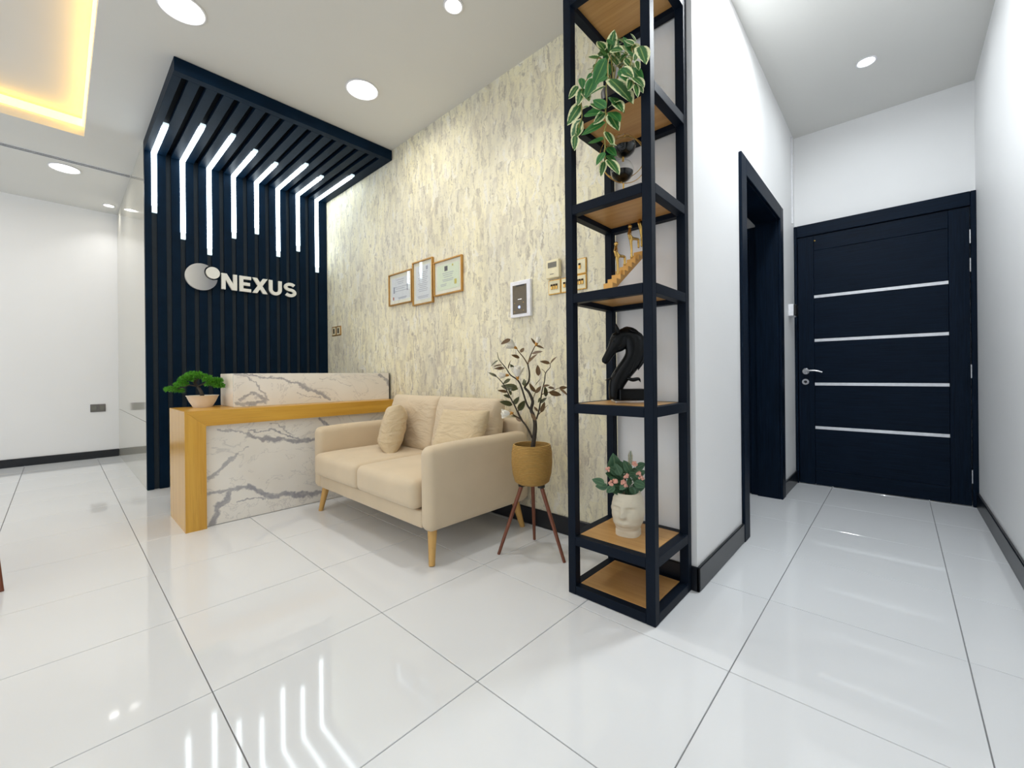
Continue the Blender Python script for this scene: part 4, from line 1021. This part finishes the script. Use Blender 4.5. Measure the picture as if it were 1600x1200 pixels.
certificate(2.880, 3.175, 1.627, 2.012, 'tall portrait certificate in a thin gold frame, middle of the three', .042, 'sheet_white',
            [('emblem', .78, .90, .014, .016, 'text')]+lines([.80-.055*k for k in range(11)], .5, .07)+lines((.10, .06), .5, .08))
certificate(2.503, 2.866, 1.669, 1.956, 'landscape certificate with a gold seal in a gold frame, rightmost of the three', .040, 'sheet_green',
            [('crest', .42, .84, .020, .020, 'crest'), ('emblem', .72, .92, .008, .008, 'seal_gold'), ('gold_seal', .84, .24, .014, .020, 'seal_gold')]+lines((.66, .58, .50, .40, .34), .5, .07)+lines((.22, .16), .3, .04))
ic = thing('intercom', 'white intercom panel with a dark glass screen on the papered wall', 'intercom', (WX, 1.89, 1.40))
wbox(1.800, 1.983, 1.402, 1.650, .001, .026, .003).build('housing', 'white_plastic', ic)
wbox(1.832, 1.958, 1.424, 1.622, .0262, .0275).build('screen', 'dark_screen', ic)
wbox(1.848, 1.925, 1.612, 1.622, .0276, .0279).build('speaker_slot', 'blackp', ic)
wbox(1.875, 1.910, 1.522, 1.525, .0276, .0279).build('status_bar', 'white_led', ic)
b = MB(); b.tube([(WX-.0276, 1.897, 1.47), (WX-.0282, 1.897, 1.47)], .0095, 14); b.build('call_button', 'blue_led', ic)
for (y_, z_) in ((1.94, 1.50), (1.86, 1.50), (1.94, 1.44), (1.86, 1.445)): wbox(y_-.003, y_+.003, z_-.002, z_+.002, .0276, .0279).build('touch_mark', 'gold', ic)
th = thing('thermostat', 'cream thermostat with a grey display above the switches', 'thermostat', (WX, 1.61, 1.62))
wbox(1.560, 1.664, 1.622, 1.738, .001, .030, .004).build('housing', 'cream_plastic', th)
wbox(1.578, 1.646, 1.688, 1.722, .0302, .0312).build('display', 'lcd', th)
wbox(1.600, 1.630, 1.645, 1.649, .0302, .0308).build('button', 'grey_plate', th)
def switch(y0, y1, z0, z1, n_, label):
    t = thing('light_switch', label, 'switch', (WX, (y0+y1)/2, z0), group='gold trimmed wall switches')
    wbox(y0, y1, z0, z1, .001, .009, .002).build('gold_plate', 'gold', t)
    wbox(y0+.006, y1-.006, z0+.006, z1-.006, .0092, .011, .001).build('face_plate', 'cream_plastic', t)
    yc, zc = (y0+y1)/2, (z0+z1)/2
    for k in range(n_):
        y_ = yc+(k-(n_-1)/2)*.019; r = wbox(y_-.0075, y_+.0075, zc-.015, zc+.018, .0112, .015, .001).build('rocker', 'gold', t)
        wbox(y_-.0075, y_+.0075, zc+.006, zc+.018, .0151, .0156).build('rocker_mark', 'soil', r)
switch(1.562, 1.660, 1.520, 1.614, 3, 'gold trimmed three rocker switch just below the thermostat')
switch(1.465, 1.560, 1.520, 1.614, 3, 'gold trimmed switch half hidden behind the left shelf post')
switch(1.372, 1.463, 1.522, 1.614, 3, 'gold trimmed three rocker switch seen through the shelf, lower one')
switch(1.372, 1.463, 1.616, 1.712, 1, 'gold trimmed single switch seen through the shelf, upper one')
sk = thing('double_socket', 'small dark gold double switch beside the slatted black wall', 'switch', (WX, 4.71, 1.475))
wbox(4.60, 4.82, 1.473, 1.580, .001, .009, .002).build('plate', 'gold_frame', sk)
for y_ in (4.655, 4.765):
    wbox(y_-.038, y_+.038, 1.485, 1.568, .0092, .0105).build('face', 'cream_plastic', sk); wbox(y_-.016, y_+.016, 1.498, 1.556, .0107, .014, .001).build('rocker', 'soil', sk)
fs_ = thing('wall_socket', 'grey double socket low on the far white wall', 'socket', (.342, YF, .588))
MB().box(.272, .412, YF-.010, YF-.001, .588, .686, .003).build('plate', 'grey_plate', fs_)
for x_ in (.307, .377): MB().box(x_-.024, x_+.024, YF-.0125, YF-.0102, .605, .668, .002).build('socket_insert', 'lcd', fs_)
tb = thing('door_sensor', 'small white box with a black front beside the entrance door', 'sensor', (4.32, YP, 1.49))
MB().box(4.25, 4.39, YP-.040, YP-.001, 1.488, 1.588, .004).build('housing', 'white_plastic', tb)
MB().rbox(4.252, 4.388, YP-.056, YP-.0405, 1.490, 1.586, .007, 2, 3).build('front_cover', 'blackp', tb, 180)

# ------------------------------------------------------------------ chair mostly outside the left edge of the photograph
ch = thing('chair', 'brown wooden chair with only one leg tip showing at the left edge', 'chair', (-.55, 3.45, 0))
for (fx_, fy_, tx, ty) in ((-.190, 3.15, -.235, 3.22), (-.74, 3.14, -.70, 3.22), (-.36, 3.72, -.40, 3.66), (-.82, 3.66, -.78, 3.62)):
    MB().tube([(fx_, fy_, 0), (tx, ty, .42)], [.009, .016], 10).build('leg', 'walnut', ch, 50)
MB().rbox(-.82, -.25, 3.20, 3.68, .42, .48, .02, 3, 3).build('seat', 'walnut', ch, 180)
MB().rbox(-.84, -.80, 3.22, 3.66, .48, .86, .018, 3, 3).build('backrest', 'walnut', ch, 180)
